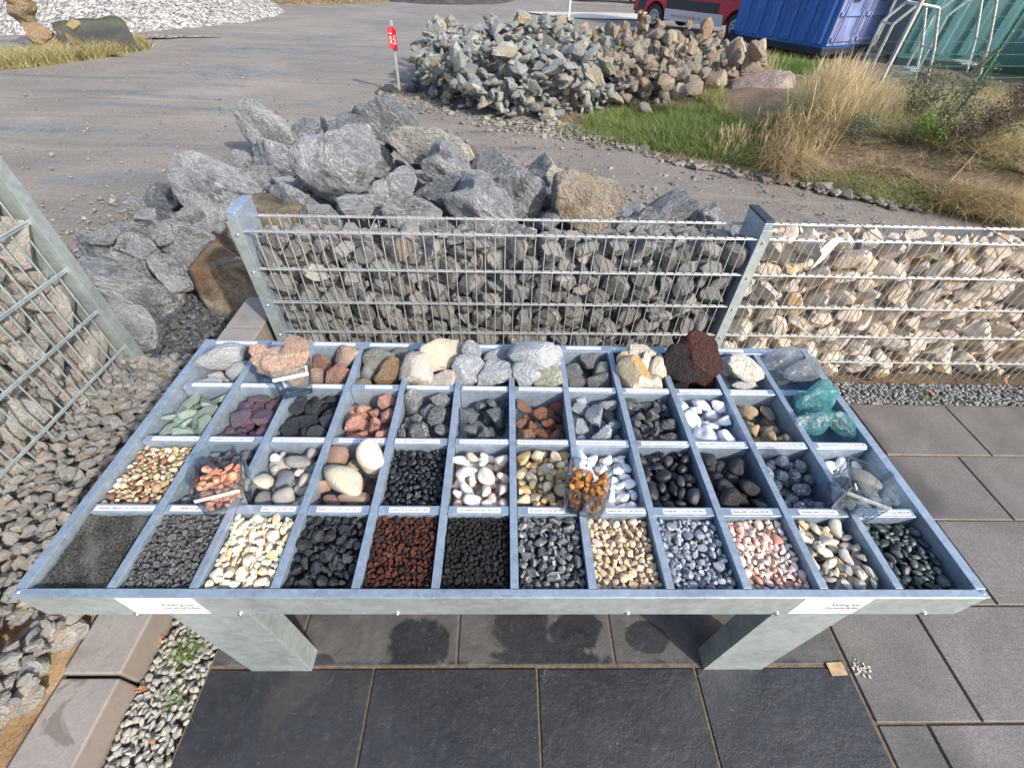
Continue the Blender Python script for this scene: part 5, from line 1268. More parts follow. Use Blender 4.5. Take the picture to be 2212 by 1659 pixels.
# ================================================================== SIGN POST with base
M_SIGNR = simple('sign_red', (0.42, 0.02, 0.045), .45, 0, .08)
M_POST = simple('post_grey', (0.38, 0.39, 0.39), .5, .4, .1)
M_RUB = simple('black_rubber', (0.035, 0.038, 0.045), .7, 0, .2)
pb = P(864, 200, 0)
sg = empty('sign_post', pb, 0, 'thin grey post carrying a small red sign on a black rubber foot', 'sign')
MB().box(-.022, .022, -.022, .022, .03, 1.03).build('post', M_POST, sg, bevel=.003)
MB().poly([(-.42, -.16, .0), (.42, -.16, .0), (.42, .16, .0), (-.42, .16, .0)], (0, 0, .035)).build('base_plate', M_RUB, sg, bevel=.01)
MB().poly([(-.34, -.12, .036), (-.1, -.12, .036), (-.14, -.12, .10), (-.28, -.12, .10)], (0, .24, 0)).poly([(.34, -.12, .036), (.1, -.12, .036), (.14, -.12, .10), (.28, -.12, .10)], (0, .24, 0)).build('foot_hump', M_RUB, sg, bevel=.01)
s1 = MB().box(-.09, -.002, -.040, -.032, .66, .95).build('sign_panel', M_SIGNR, sg, bevel=.002); s1.rotation_euler = (0, 0, .35)
s2 = MB().box(.002, .085, -.040, -.030, .63, .93).build('sign_panel', M_SIGNR, sg, bevel=.002); s2.rotation_euler = (0, 0, -.3)
text_obj('>> i', .09, M_WHITE, parent=s1, M=Matrix.Translation((-.045, -.0405, .80))@Matrix.Rotation(rad(90), 4, 'X')@Matrix.Rotation(rad(90), 4, 'Z'), width=.24)
text_obj('Info', .09, M_WHITE, parent=s2, M=Matrix.Translation((.044, -.0405, .78))@Matrix.Rotation(rad(90), 4, 'X')@Matrix.Rotation(rad(90), 4, 'Z'), width=.24)
MB().box(-.03, .03, -.034, .026, .93, .96).box(-.03, .03, -.034, .026, .64, .67).build('clamp', simple('clamp_red', (.5, .03, .03)), sg)
pb = P(1228, 46, 0)
o = MB().tube((0, 0, 0), (0, 0, 2.6), .035, 8).build('marker_post', M_WHITE, None, smooth=40); o.location = pb; tag(o, 'slim white post standing far behind the rubble pile', 'post')

# ================================================================== VAN
M_VRED = simple('van_red', (0.52, 0.03, 0.07), .3, 0, .05, 2)
M_VGREY = simple('van_black_trim', (0.03, 0.035, 0.045), .5, 0, .1)
M_VSIL = simple('van_silver_sill', (0.52, 0.55, 0.58), .4, .2, .05)
M_TYRE = simple('tyre', (0.03, 0.03, 0.032), .8, 0, .2, 40)
M_RIM = simple('wheel_cover', (0.36, 0.38, 0.40), .4, .5, .1)
M_GLS = simple('dark_window', (0.02, 0.025, 0.03), .08, 0, .05)
M_TXR = simple('red_letters', (0.5, 0.03, 0.04), .5)
r0 = P(1407, 62, 0); fr = P(1568, 68.5, .3); rr_ = P(1422, 48, .3)
vd = Vector((fr.x-rr_.x, fr.y-rr_.y, 0)).normalized()
# local frame: +x = forward, side facing the camera at y = 0 (towards -y)
van = empty('van', (r0.x-vd.x*.95, r0.y-vd.y*.95, 0), math.atan2(vd.y, vd.x), 'red delivery van with silver sill parked behind the blue container', 'van')
def side_panel_pts(z0, z1, x0, x1, arches):
    """outline of a lower side panel with wheel arches cut out"""
    pts = [(x0, z0)]
    for ax, ar in arches:
        for i in range(13):
            t = math.pi-math.pi*i/12; q = (ax+ar*math.cos(t), max(z0, .34+ar*math.sin(t))); pts.append(q)
    pts += [(x1, z0), (x1, z1), (x0, z1)]
    return pts
arch = [(.95, .43), (4.25, .43)]
MB().poly([(x, 0, z) for x, z in [(.0, .92), (.02, .35), (.30, .35)]+[(.95+.43*math.cos(math.pi-math.pi*i/12), .34+.43*math.sin(math.pi-math.pi*i/12)) for i in range(13)]+[(1.6, .35), (3.6, .35)]+[(4.25+.43*math.cos(math.pi-math.pi*i/12), .34+.43*math.sin(math.pi-math.pi*i/12)) for i in range(13)]+[(4.9, .35), (5.25, .5), (5.3, 1.0), (4.9, 1.35), (4.2, 2.2), (3.9, 2.4), (.05, 2.42)]], (0, 1.95, 0)).build('body', M_VRED, van, bevel=.02)
MB().poly([(x, -.012, z) for x, z in [(-.03, .9), (-.03, .45), (.45, .45), (.5, .72), (.66, .86), (.66, .9)]], (0, .0115, 0)).build('bumper_trim', M_VGREY, van)
MB().box(1.4, 3.5, -.014, -.0005, .62, .88).build('side_trim', M_VGREY, van, bevel=.005)
sill = MB().poly([(x, -.02, z) for x, z in [(1.42, .30), (3.78, .30), (3.72, .60), (1.40, .60)]], (0, .019, 0)).build('sill', M_VSIL, van, bevel=.004)
text_obj('www.walter-fahrzeugbau.de', .17, M_TXR, parent=sill, M=Matrix.Translation((2.3, -.0215, .44))@Matrix.Rotation(rad(90), 4, 'X'), width=1.25)
door = MB().box(2.72, 3.60, -.006, -.0005, .9, 2.1).build('door', M_VRED, van, bevel=.003)
text_obj('Fahrzeugbau\nMario Walter GmbH\nIm Baggertal 1\n0171 5501 400', .11, M_WHITE, parent=door, M=Matrix.Translation((3.2, -.0075, 1.22))@Matrix.Rotation(rad(90), 4, 'X'), width=.62)
MB().box(.0, .16, -.014, -.0005, .50, .76).build('tail_light', simple('tail_lamp', (.5, .02, .02), .3), van)
MB().box(3.3, 4.1, -.01, -.0005, 1.45, 2.1).build('side_window', M_GLS, van)
def wheel(parent, x, y, r=.34, w=.22):
    t = MB().tube((x, y, r), (x, y+w, r), r, 28).build('tyre', M_TYRE, parent, bevel=.02, smooth=50)
    c = MB().tube((x, y-.012, r), (x, y+.02, r), r*.62, 24, r*.66).build('wheel_cover', M_RIM, t, smooth=50)
    mb = MB()
    for i in range(8):
        a = i*math.pi/4; mb.tube((x+r*.38*math.cos(a), y-.013, r+r*.38*math.sin(a)), (x+r*.38*math.cos(a), y-.018, r+r*.38*math.sin(a)), r*.09, 8)
    mb.build('cover_hole', M_TYRE, t)
for x in (.95, 4.25):
    wheel(van, x, .01); wheel(van, x, 1.72)
# second vehicle far away
car = empty('parked_car', P(1262, 4, 0), rad(-8), 'parked car far off at the top edge showing only its wheels and sill', 'car')
M_CAR = simple('car_silver', (0.3, 0.31, 0.33), .3, .4)
MB().poly([(x, 0, z) for x, z in [(-.9, .3), (-.9, .8), (-.3, 1.0), (.4, 1.42), (1.9, 1.45), (2.9, 1.0), (3.5, .9), (3.6, .3)]], (0, 1.7, 0)).build('body', M_CAR, car, bevel=.06)
MB().poly([(x, -.004, z) for x, z in [(-.1, 1.0), (.45, 1.35), (1.85, 1.38), (2.6, 1.02)]], (0, .003, 0)).build('side_window', M_GLS, car)
for x in (0, 2.7): wheel(car, x, -.03, .33)

# ================================================================== CONTAINERS
def rusty(name, base, rust=(0.09, 0.035, 0.018), amt=.6, fade=None, sc=1.0):
    k = NT(name); geo = k.n('NewGeometry'); v = geo.outputs['Position']
    mp = k.n('Mapping'); k.l(v, mp.inputs[0]); mp.inputs['Scale'].default_value = (1.6*sc, 1.6*sc, .45*sc)
    n1 = k.noise(mp.outputs[0], 1.3, 6, .7, .5); n2 = k.noise(v, 5*sc, 7, .75, .8); n3 = k.noise(mp.outputs[0], 4, 5, .7)
    col = k.ramp(n1, [(.3, tuple(x*.65 for x in base)), (.55, base), (.75, tuple(min(1, x*1.45+.02) for x in base))])
    if fade: col = k.mix(k.math('MULTIPLY', k.step(n3, .5, .7), .6), col, fade)
    col = k.mix(k.math('MULTIPLY', k.step(n2, .61, .66), amt), col, rust)
    scr = k.step(k.noise(v, 17*sc, 4, .8, 1.5), .70, .74); col = k.mix(k.math('MULTIPLY', scr, .5), col, (.45, .48, .5))
    return k.set(col=col, rough=.55, normal=k.bump(n2, .25, .02))
M_CBLUE = rusty('container_blue', (.018, .11, .42), fade=(.06, .2, .5))
M_CDOOR = rusty('container_door_faded_sunlit', (.15, .20, .40), fade=(.35, .34, .42))  # paler than the side: faded paint, plus the end's sunlight put into the colour
M_CTEAL = rusty('container_teal', (.065, .18, .20), fade=(.14, .27, .28), amt=.9, sc=1.3)
M_CRED = rusty('container_red', (.16, .02, .035), fade=(.3, .06, .05))
M_CDARK = simple('container_underframe', (.02, .025, .04), .7, .3, .2)
ca, cb = P(1572, 97, 0), P(1766, 134, 0)
d1 = Vector((ca.x-cb.x, ca.y-cb.y, 0)); Lc = d1.length; cang = math.atan2(d1.y, d1.x)
# local x along the long blue side (from the near corner away), y to the right/back
con = empty('container', cb, cang, 'worn blue steel container with faded, sunlit coloured double doors beside the van', 'container')
W_ = 2.35; Hc_ = 2.6
MB().box(0.02, Lc-.02, -W_+.02, -.02, .28, Hc_).build('body', M_CBLUE, con)
for i in range(6):
    x = Lc*(i+.5)/6
    MB().poly([(x-.16, 0, .36), (x-.10, .045, .36), (x+.10, .045, .36), (x+.16, 0, .36)], (0, 0, Hc_-.5)).build('side_rib', M_CBLUE, con)
MB().box(-.01, Lc+.01, -W_-.01, .03, .12, .277).build('underframe', M_CDARK, con, bevel=.02)
MB().poly([(Lc-.05, .05, .36), (Lc+.05, .05, .36), (Lc-.1, .05, .12), (Lc-.3, .05, .12)], (0, -.2, 0)).build('corner_shoe', M_CDARK, con)
for i in (0, 1):
    y1 = -.04-i*(W_/2-.02); y0 = y1-W_/2+.06
    dr = MB().box(-.03, .015, y0, y1, .33, Hc_-.05).build('door', M_CDOOR, con, bevel=.006)
    for z in (.42, .95, 1.45, 1.95): MB().box(-.075, -.032, y0+.05, y1-.05, z, z+.09).build('cross_bar', M_CDOOR, dr, bevel=.006)
    for yy in (y0+.2, y1-.2): MB().tube((-.09, yy, .35), (-.09, yy, 2.5), .02, 8).build('lock_rod', M_CDOOR, dr, smooth=40)
    MB().box(-.13, -.08, (y0+y1)/2-.16, (y0+y1)/2+.16, 1.28, 1.34).build('handle', M_CDARK, dr, bevel=.004)
ta = P(1885, 168, 0)
tc = empty('container', (10.6, 14.6, 0), rad(-18), 'dented teal steel container behind the mesh fence', 'container')
MB().box(0, 6.0, .02, 2.3, .16, 2.5).build('body', M_CTEAL, tc)
for i in range(11):
    x = .28+i*.54; MB().poly([(x-.14, .02, .3), (x-.08, -.04, .3), (x+.08, -.04, .3), (x+.14, .02, .3)], (0, 0, 2.1)).build('side_rib', M_CTEAL, tc)
MB().box(-.02, 6.02, -.05, .2, .0, .158).build('underframe', M_CDARK, tc)
rc = empty('container', (13.2, 11.7, 0), rad(-20), 'dark red steel skip at the right edge behind the green fence post', 'container')
MB().poly([(0, 0, .1), (3.2, 0, .1), (3.4, 0, 1.25), (-.3, 0, 1.25)], (0, 1.8, 0)).build('body', M_CRED, rc, bevel=.01)
for i in range(6): MB().box(.2+i*.5, .27+i*.5, -.05, -.002, .15, 1.2).build('side_rib', M_CRED, rc)

# ================================================================== FENCE
M_GREENP = simple('green_powder_coat', (0.015, 0.085, 0.06), .45, 0, .1)
M_GREENW = simple('green_wire', (0.03, 0.12, 0.095), .5, 0, .1)
q1 = PB(1893, 196); q2 = PB(2100, 200); q0 = PB(1800, 205)
fd = (q2-q1); fd.z = 0; FL = fd.length; fd.normalize(); fang = math.atan2(fd.y, fd.x)
fence = empty('mesh_fence', (q1.x, q1.y, q1.z-.1), fang, 'double rod mesh fence with one grey and one green post on the bank', 'fence')
MB().box(-.03, .03, -.03, .03, 0, 2.3).build('post', M_POST, fence, bevel=.003)
MB().box(FL-.03, FL+.03, -.03, .03, 0, 2.3).build('post', M_GREENP, fence, bevel=.003)
for x in (0, FL):
    for z in (.3, .7, 1.1, 1.5, 1.9): MB().tube((x, -.031, z), (x, -.04, z), .016, 8).build('clamp', M_BOLT, fence)
def fence_panel(x0, x1, zt=2.1, mat=M_GREENW, first=None):
    hr = None
    for i in range(int(zt/.2)):
        for s_ in (-1, 1):
            if hr is None: hr = MB().tube((x0, 0, 0), (x1, 0, 0), .004, 6).build('horizontal_rod', mat, fence); c = hr
            else: c = hr.copy(); COL.objects.link(c); c.parent = fence
            c.location = (0, s_*.008-.036, .12+i*.2)
    vw = MB().tube((0, -.036, .05), (0, -.036, zt), .003, 6).build('vertical_wire', mat, fence)
    for i in range(int((x1-x0)/.05)):
        c = vw if i == 0 else vw.copy()
        if i: COL.objects.link(c); c.parent = fence
        c.location = (x0+.03+i*.05, 0, 0)
fence_panel(.0, FL); fence_panel(FL+.0, FL+2.5)
f2 = empty('mesh_fence', (q0.x, q0.y, q0.z-.1), fang+rad(14), 'low grey mesh panel with a thin post in front of the blue container', 'fence')
p2 = PB(1822, 190)
MB().box(1.02, 1.06, -.02, .02, 0, 1.9).build('post', M_POST, f2, bevel=.003)
mb = MB()
for i in range(5): mb.tube((-.2, -.03, .15+i*.15), (1.0, -.03, .15+i*.15), .003, 6)
for i in range(13): mb.tube((-.2+i*.1, -.03, .05), (-.2+i*.1, -.03, .8), .003, 6)
mb.build('mesh_panel', M_RUB, f2)
# galvanised step rails behind the fence
M_RAIL = galv('step_rail_steel', (.50, .56, .56), .45, .4, 30)
def step_rail(X, Y, z, sc, rz, label):
    p = P(X, Y, z); r = empty('step_rail', p, rz, label, 'handrail')
    pts = [(-.35, 0), (-.35, 1.0), (-.05, 1.35), (.38, 1.3), (.72, .62), (.95, 0)]
    pts = [(a*sc, b*sc) for a, b in pts]
    fr_ = []
    for yy in (0, .55*sc):
        m = MB()
        for (a, b), (c, d) in zip(pts[:-1], pts[1:]): m.tube((a, yy, b), (c, yy, d), .03, 8)
        m.build('side_frame', M_RAIL, r, smooth=40)
    for (a, b) in (pts[1], pts[2], pts[3], pts[4]): MB().tube((a, 0, b), (a, .55*sc, b), .018, 8).build('cross_bar', M_RAIL, r, smooth=40)
    for i, zz in enumerate((.22,)):
        MB().box(.38*sc-.5*zz*sc+.2, .75*sc-.5*zz*sc+.2, .02, .53*sc, zz*sc*.9, zz*sc*.9+.03).build('tread', M_RAIL, r)
step_rail(1905, 175, .12, .95, rad(-10), 'angular galvanised step rail nearer to the blue container doors')
step_rail(2015, 160, .12, 1.05, rad(-12), 'angular galvanised step rail in front of the teal container')
# ================================================================== LEFT BACKGROUND
k = NT('dark_boulder'); geo = k.n('NewGeometry'); v = geo.outputs['Position']
n1 = k.noise(v, 2.2, 6, .65, .4); n2 = k.noise(v, 16, 5, .75); sz = k.n('SeparateXYZ'); k.l(geo.outputs['Normal'], sz.inputs[0])
col = k.ramp(n1, [(.3, (.025, .028, .03)), (.6, (.05, .054, .054)), (.75, (.075, .077, .07))])
moss = k.math('MULTIPLY', k.step(sz.outputs[2], .3, .8), k.step(n2, .4, .55)); col = k.mix(k.math('MULTIPLY', moss, .7), col, (.07, .09, .03))
och = k.math('MULTIPLY', k.step(k.noise(v, 1.6, 4, .6), 0.66, .72), .6); col = k.mix(och, col, (.22, .15, .04))
M_DB = k.set(col=col, rough=.85, normal=k.bump(k.math('ADD', n1, k.math('MULTIPLY', n2, .4)), .7, .05))
p0, p1 = P(128, 122, 0), P(292, 112, 0)
L = (p1-p0).length; an = math.atan2(p1.y-p0.y, p1.x-p0.x)
bm = bmesh.new(); bmesh.ops.create_cube(bm, size=1); bmesh.ops.subdivide_edges(bm, edges=bm.edges, cuts=16, use_grid_fill=True)
for w in bm.verts:
    x, y, z = w.co
    cz = z+.5; cx_ = x
    k_ = max(0, abs(x)*2-.72)/.28; kz = max(0, cz-.7)/.3
    sc_ = 1-.10*k_*kz*2; w.co = Vector((x*L*1.0*(1-.10*cz*(1 if x > 0 else .4)), y*.75*(1-.3*kz*kz), cz*.62*(1-.10*k_*k_)*(1+.04*x)))
    n = mnoise.fractal(w.co*2.2, .9, 2, 4)*.05; w.co += Vector((x, y, z)).normalized()*n
me = bpy.data.meshes.new('dark_boulder'); bm.to_mesh(me); bm.free(); me.materials.append(M_DB); me.polygons.foreach_set('use_smooth', np.ones(len(me.polygons), dtype=bool)); me.set_sharp_from_angle(angle=rad(50))
db = link(bpy.data.objects.new('dark_boulder', me)); c = (p0+p1)/2; db.location = (c.x-.2*math.sin(an), c.y+.4, -.05); db.rotation_euler = (0, 0, an)
tag(db, 'large flat topped dark boulder with moss on the grass strip', 'boulder')
F('chunk', 'mossy_chunk', C('8c8468', '98906c'), n=1, lvl=3, seed=850, disp=.15, p=8, planes=11, smooth=40)
PL('chunk', 160, 56, 36, 22, .66, 8, 'small mossy stone sitting on top of the dark boulder', 'stone', vi=0)
F('pil', 'pillar_stone', C('c4ab8a', 'b89c78', 'ccb898'), n=4, lvl=4, seed=851, disp=.12, p=9, planes=11, smooth=50, bump=.8, dirt=((.4, .3, .18), .4), vein=((.35, .22, .12), .04, .5, 2.6))
bp = P(108, 118, 0)
pil = empty('stone_pillar', bp, 0, 'upright pillar of stacked tan rocks left of the dark boulder', 'stone pillar')
for i, (z, r, h) in enumerate(((.14, .30, .24), (.42, .26, .24), (.70, .27, .26), (.98, .25, .26), (1.30, .38, .30), (1.7, .34, .3))):
    o = bpy.data.objects.new('stacked_rock', fam['pil'].me[i % 4]); e = fam['pil'].ext[i % 4]
    o.matrix_basis = Matrix.Translation((.03*math.sin(i*2), 0, z))@Matrix.Rotation(i*1.3, 4, 'Z')@Matrix.Diagonal((r/e[0], r/e[1], h/e[2], 1)); link(o, pil)
PL('chunk', 92, 106, 16, 8, .06, 0, 'tiny white rock beside the pillar foot', 'stone', vi=0)
M_PUD = simple('puddle_water', (0.05, 0.055, 0.06), .04, 0, .05, 1, .02)
def puddle(X, Y, rx, ry, rz, seed):
    p = P(X, Y, 0); g_ = np.random.default_rng(seed); n = 40; v = []
    for i in range(n):
        t = 2*math.pi*i/n; r = 1+.25*math.sin(3*t+seed)+.15*math.sin(7*t+seed*2); v.append((rx*r*math.cos(t), ry*r*math.sin(t), 0))
    o = quads(v, [tuple(range(n))], 'puddle', M_PUD); o.location = (p.x, p.y, .021); o.rotation_euler = (0, 0, rz); tag(o, kind='structure')
puddle(30, 122, 1.6, .35, .2, 1); puddle(330, 82, 1.3, .28, .3, 2)
M_PALE = simple('pale_wet_track', (0.55, 0.50, 0.45), .5, 0, .15, 2)
n = 40; p = P(1320, 38, 0)
o = quads([(3.4*(1+.12*math.sin(3*t))*math.cos(t), 1.3*(1+.2*math.sin(2*t))*math.sin(t), 0) for t in [2*math.pi*i/n for i in range(n)]], [tuple(range(n))], 'pale_ground', M_PALE); o.location = (p.x, p.y+.3, .028); tag(o, kind='structure')

# ================================================================== GRASS AND PLANTS
def blade_mat(name, cols, rough=.6, trans=.25):
    k = NT(name); geo = k.n('NewGeometry'); n = len(cols)
    c = k.ramp(geo.outputs['Random Per Island'], [((i+.5)/n, x) for i, x in enumerate(cols)])
    k.set(col=c, rough=rough)
    k.b.inputs['Specular IOR Level'].default_value = .2
    tr = k.n('BsdfTranslucent'); k.l(c, tr.inputs[0]); mx = k.n('MixShader'); mx.inputs[0].default_value = trans
    k.l(k.b.outputs[0], mx.inputs[1]); k.l(tr.outputs[0], mx.inputs[2]); out = k.t.nodes['Material Output']; k.l(mx.outputs[0], out.inputs[0])
    return k.m
def blades(name, pts, hts, wid, lean, curve, mat, seed, dirbias=None, seg=3, label=None, cat=None, kind='stuff', seedhead=0.0):
    """pts (n,3): each blade a curved tapering ribbon"""
    g = np.random.default_rng(seed); n = len(pts)
    az = g.uniform(0, 2*math.pi, n)
    dx, dy = np.cos(az), np.sin(az)
    if dirbias is not None: dx = dx*.6+dirbias[0]; dy = dy*.6+dirbias[1]
    ln = np.abs(g.normal(size=n))*lean; cv = np.abs(g.normal(size=n))*curve+curve*.3
    fa = g.uniform(0, math.pi, n); wx, wy = np.cos(fa), np.sin(fa)
    V = np.zeros((n, 2*seg+1, 3)); 
    for s_ in range(seg+1):
        t = s_/seg; off = (ln*t+cv*t*t)*hts; z = hts*(t-.35*np.minimum(cv, 1.6)*t*t)
        c = pts+np.stack([dx*off, dy*off, z], 1)
        w = wid*hts**0*(1-t*.75)*(1+seedhead*math.exp(-((t-.85)/.12)**2))
        if np.ndim(w) == 0: w = np.full(n, w)
        if s_ < seg:
            V[:, 2*s_] = c-np.stack([wx*w, wy*w, 0*w], 1)/2; V[:, 2*s_+1] = c+np.stack([wx*w, wy*w, 0*w], 1)/2
        else: V[:, 2*seg] = c
    base = np.arange(n)[:, None]*(2*seg+1); F_ = []
    for s_ in range(seg-1):
        a = base+2*s_; F_.append(np.concatenate([a, a+1, a+3], 1)); F_.append(np.concatenate([a, a+3, a+2], 1))
    a = base+2*(seg-1); F_.append(np.concatenate([a, a+1, a+2], 1))
    F_ = np.concatenate(F_, 0)
    o = link(bpy.data.objects.new(name, mesh_from(name, V.reshape(-1, 3), F_, mat, 180)))
    return tag(o, label, cat, None, kind)
G_GREEN = [(.10, .19, .04), (.14, .25, .055), (.18, .29, .07), (.24, .30, .09), (.12, .21, .05)]
G_DRY = [(.58, .46, .28), (.66, .54, .36), (.50, .39, .23), (.72, .61, .43), (.58, .48, .29), (.44, .40, .20)]
G_OLIVE = [(.24, .25, .09), (.32, .31, .13), (.18, .21, .07), (.40, .35, .17), (.26, .28, .11)]
M_GRN = blade_mat('green_grass', G_GREEN); M_DRY = blade_mat('dry_grass', G_DRY, .6, .4); M_OLV = blade_mat('olive_grass', G_OLIVE)
g = np.random.default_rng(900)
def region(n, poly, jitter=0.0, zf=True):
    """random points inside a photograph polygon projected onto the ground/bank"""
    poly = np.array(poly, float); out = []
    x0, y0 = poly.min(0); x1, y1 = poly.max(0)
    while len(out) < n:
        X, Y = g.uniform(x0, x1), g.uniform(y0, y1)
        ins = False; j = len(poly)-1
        for i in range(len(poly)):
            if (poly[i][1] > Y) != (poly[j][1] > Y) and X < (poly[j][0]-poly[i][0])*(Y-poly[i][1])/(poly[j][1]-poly[i][1])+poly[i][0]: ins = not ins
            j = i
        if ins: out.append((X, Y))
    XY = np.array(out); xr = (XY[:, 0]-PW/2)/FPX; yr = -(XY[:, 1]-PH/2)/FPX
    D = xr[:, None]*np.array(CX)+yr[:, None]*np.array(CY)+np.array(CZ)
    z = np.zeros(len(XY))
    for _ in range(12 if zf else 1):
        t = (z-HC)/D[:, 2]; x, y = D[:, 0]*t, D[:, 1]*t
        if zf: z = .5*z+.5*np.maximum(0, bank_h(x, y))
    pts = np.stack([x, y, (np.maximum(0, bank_h(x, y)) if zf else z)-.005], 1)
    return pts
poly_green = [(1225, 285), (1290, 245), (1400, 232), (1520, 235), (1600, 262), (1640, 330), (1690, 372), (1560, 352), (1440, 330), (1330, 312)]
pts = region(9000, poly_green); blades('grass', pts, g.uniform(.06, .17, len(pts)), .007, .35, .5, M_GRN, 901, label='bright green grass patch in front of the yard pile', cat='grass')
pts = region(2200, poly_green); blades('grass', pts, g.uniform(.08, .2, len(pts)), .006, .4, .5, M_OLV, 902, label='yellowish blades mixed into the green grass patch', cat='grass')
pts = region(1500, [(1180, 285), (1290, 225), (1400, 215), (1560, 215), (1640, 262), (1660, 340), (1720, 385), (1560, 372), (1400, 340), (1300, 325)]); blades('grass', pts, g.uniform(.04, .16, len(pts)), .008, .6, .6, M_OLV, 899, label='sparse blades fraying out round the green patch', cat='grass')
poly_back = [(1480, 110), (1570, 108), (1700, 130), (1800, 150), (1790, 178), (1640, 165), (1560, 150), (1500, 140)]
pts = region(6000, poly_back); blades('grass', pts, g.uniform(.1, .28, len(pts)), .012, .4, .5, M_GRN, 903, label='green grass between the yard pile and the blue container', cat='grass')
poly_mid = [(1500, 150), (1560, 155), (1566, 232), (1600, 262), (1720, 262), (1735, 150), (1770, 190), (1770, 275), (1650, 292), (1560, 262), (1500, 215)]
pts = region(3600, poly_mid); blades('grass', pts, g.uniform(.10, .24, len(pts)), .008, .4, .6, M_OLV, 904, label='olive tussock grass around the sandstone block', cat='grass')
poly_foot = [(1560, 352), (1690, 378), (1760, 400), (1900, 440), (2050, 462), (2212, 492), (2212, 470), (2050, 425), (1900, 400), (1800, 375), (1700, 340), (1600, 325)]
pts = region(7500, poly_foot); blades('grass', pts, g.uniform(.04, .14, len(pts)), .007, .6, .7, M_GRN, 905, label='low green weeds along the foot of the bank', cat='grass')
pts = region(3200, poly_foot); blades('grass', pts, g.uniform(.08, .2, len(pts)), .006, .6, .9, M_DRY, 906, label='withered stalks along the foot of the bank', cat='grass')
poly_dry = [(2060, 400), (2212, 420), (2212, 490), (2080, 465), (2000, 445)]
pts = region(3000, poly_dry); blades('grass', pts, g.uniform(.12, .32, len(pts)), .006, .6, .9, M_DRY, 907, dirbias=(-.3, -.6), label='dry straw hanging at the lower right end of the bank', cat='grass')
poly_top = [(1640, 300), (1750, 285), (1900, 300), (2050, 330), (2212, 330), (2212, 200), (2100, 195), (1900, 200), (1750, 200), (1690, 250)]
pts = region(9000, poly_top); blades('grass', pts, g.uniform(.1, .3, len(pts)), .006, .6, .9, M_OLV, 908, label='tangled grass on top of the bank below the fence', cat='grass')
pts = region(6000, poly_top); blades('grass', pts, g.uniform(.08, .3, len(pts)), .005, .7, 1.0, M_DRY, 909, label='withered brown stalks on top of the bank', cat='grass')
# litter on the bare slope
poly_slope = [(1700, 330), (1900, 320), (2212, 330), (2212, 450), (2000, 430), (1800, 390)]
pts = region(900, poly_slope); blades('weeds', pts, g.uniform(.03, .1, len(pts)), .009, .8, .9, M_GRN, 911, label='single weeds and ivy shoots on the bare brown slope', cat='weeds')
pts = region(1400, poly_slope); blades('straw', pts, g.uniform(.06, .2, len(pts)), .005, 1.2, 1.2, M_DRY, 912, label='fallen straw on the bare brown slope', cat='grass')
pts = region(5200, poly_slope); blades('litter', pts, g.uniform(.02, .07, len(pts)), .006, 1.5, .8, blade_mat('leaf_litter', [(.10, .07, .045), (.2, .14, .08), (.3, .22, .13), (.05, .07, .03)]), 910, label='dead stems and leaf litter on the bare brown slope', cat='litter')
# tall dry clumps (things)
def clump(X, Y, n, h, spread, seed, label, green=.6):
    c = PB(X, Y); gg = np.random.default_rng(seed)
    pts = np.stack([c.x+gg.normal(0, spread, n), c.y+gg.normal(0, spread, n), np.zeros(n)], 1); pts[:, 2] = np.maximum(0, bank_h(pts[:, 0], pts[:, 1]))-.01
    root = empty('grass_clump', c, 0, label, 'grass clump')
    def sub(a, nm):
        a.parent = root; a.matrix_parent_inverse = Matrix.Translation(-c); a.name = nm
    m = int(n*.42)
    a = blades('stalks', pts[:m], gg.uniform(.75, 1.1, m)*h, .010, .10, .16, M_DRY, seed, seg=5, label=None, kind=None, seedhead=1.8); sub(a, 'seed_stalks'); a['kind'] = 'stuff'
    a = blades('leaves', pts[m:], gg.uniform(.3, .65, n-m)*h, .010, .35, .7, M_DRY, seed+1, seg=4, kind=None); sub(a, 'dry_leaves'); a['kind'] = 'stuff'
    k2 = int(n*green); pp = pts[gg.integers(0, n, k2)]
    a = blades('leaves', pp, gg.uniform(.25, .6, k2)*h, .008, .3, .6, M_OLV, seed+2, seg=4, kind=None); sub(a, 'green_leaves'); a['kind'] = 'stuff'
for (X, Y, n_, h, sp_, sd, lab) in ((1765, 262, 620, .72, .15, 1, 'tallest straw coloured grass clump in front of the container doors'),
    (1690, 288, 300, .30, .15, 2, 'dry grass clump right beside the sandstone block'),
    (1800, 252, 480, .66, .17, 3, 'dry grass clump just left of the grey fence post'),
    (1715, 318, 600, .36, .16, 4, 'drooping straw clump hanging over the bank edge'),
    (1868, 262, 300, .5, .15, 5, 'thin dry grass clump right of the fence post'),
    (1640, 168, 220, .42, .2, 6, 'short dry grass clump behind the sandstone block'),
    (1575, 318, 380, .2, .12, 7, 'small straw tuft between green grass and sandstone block')):
    clump(X, Y, n_, h, sp_, 950+sd*10, lab)
# drooping straw over the edge
c = PB(1690, 345); pts = region(2200, [(1640, 300), (1760, 305), (1800, 330), (1740, 380), (1660, 370)])
blades('straw', pts, g.uniform(.15, .35, len(pts)), .006, .5, 1.1, M_DRY, 980, dirbias=(-.4, -.9), label='straw drooping down over the bank edge', cat='grass')
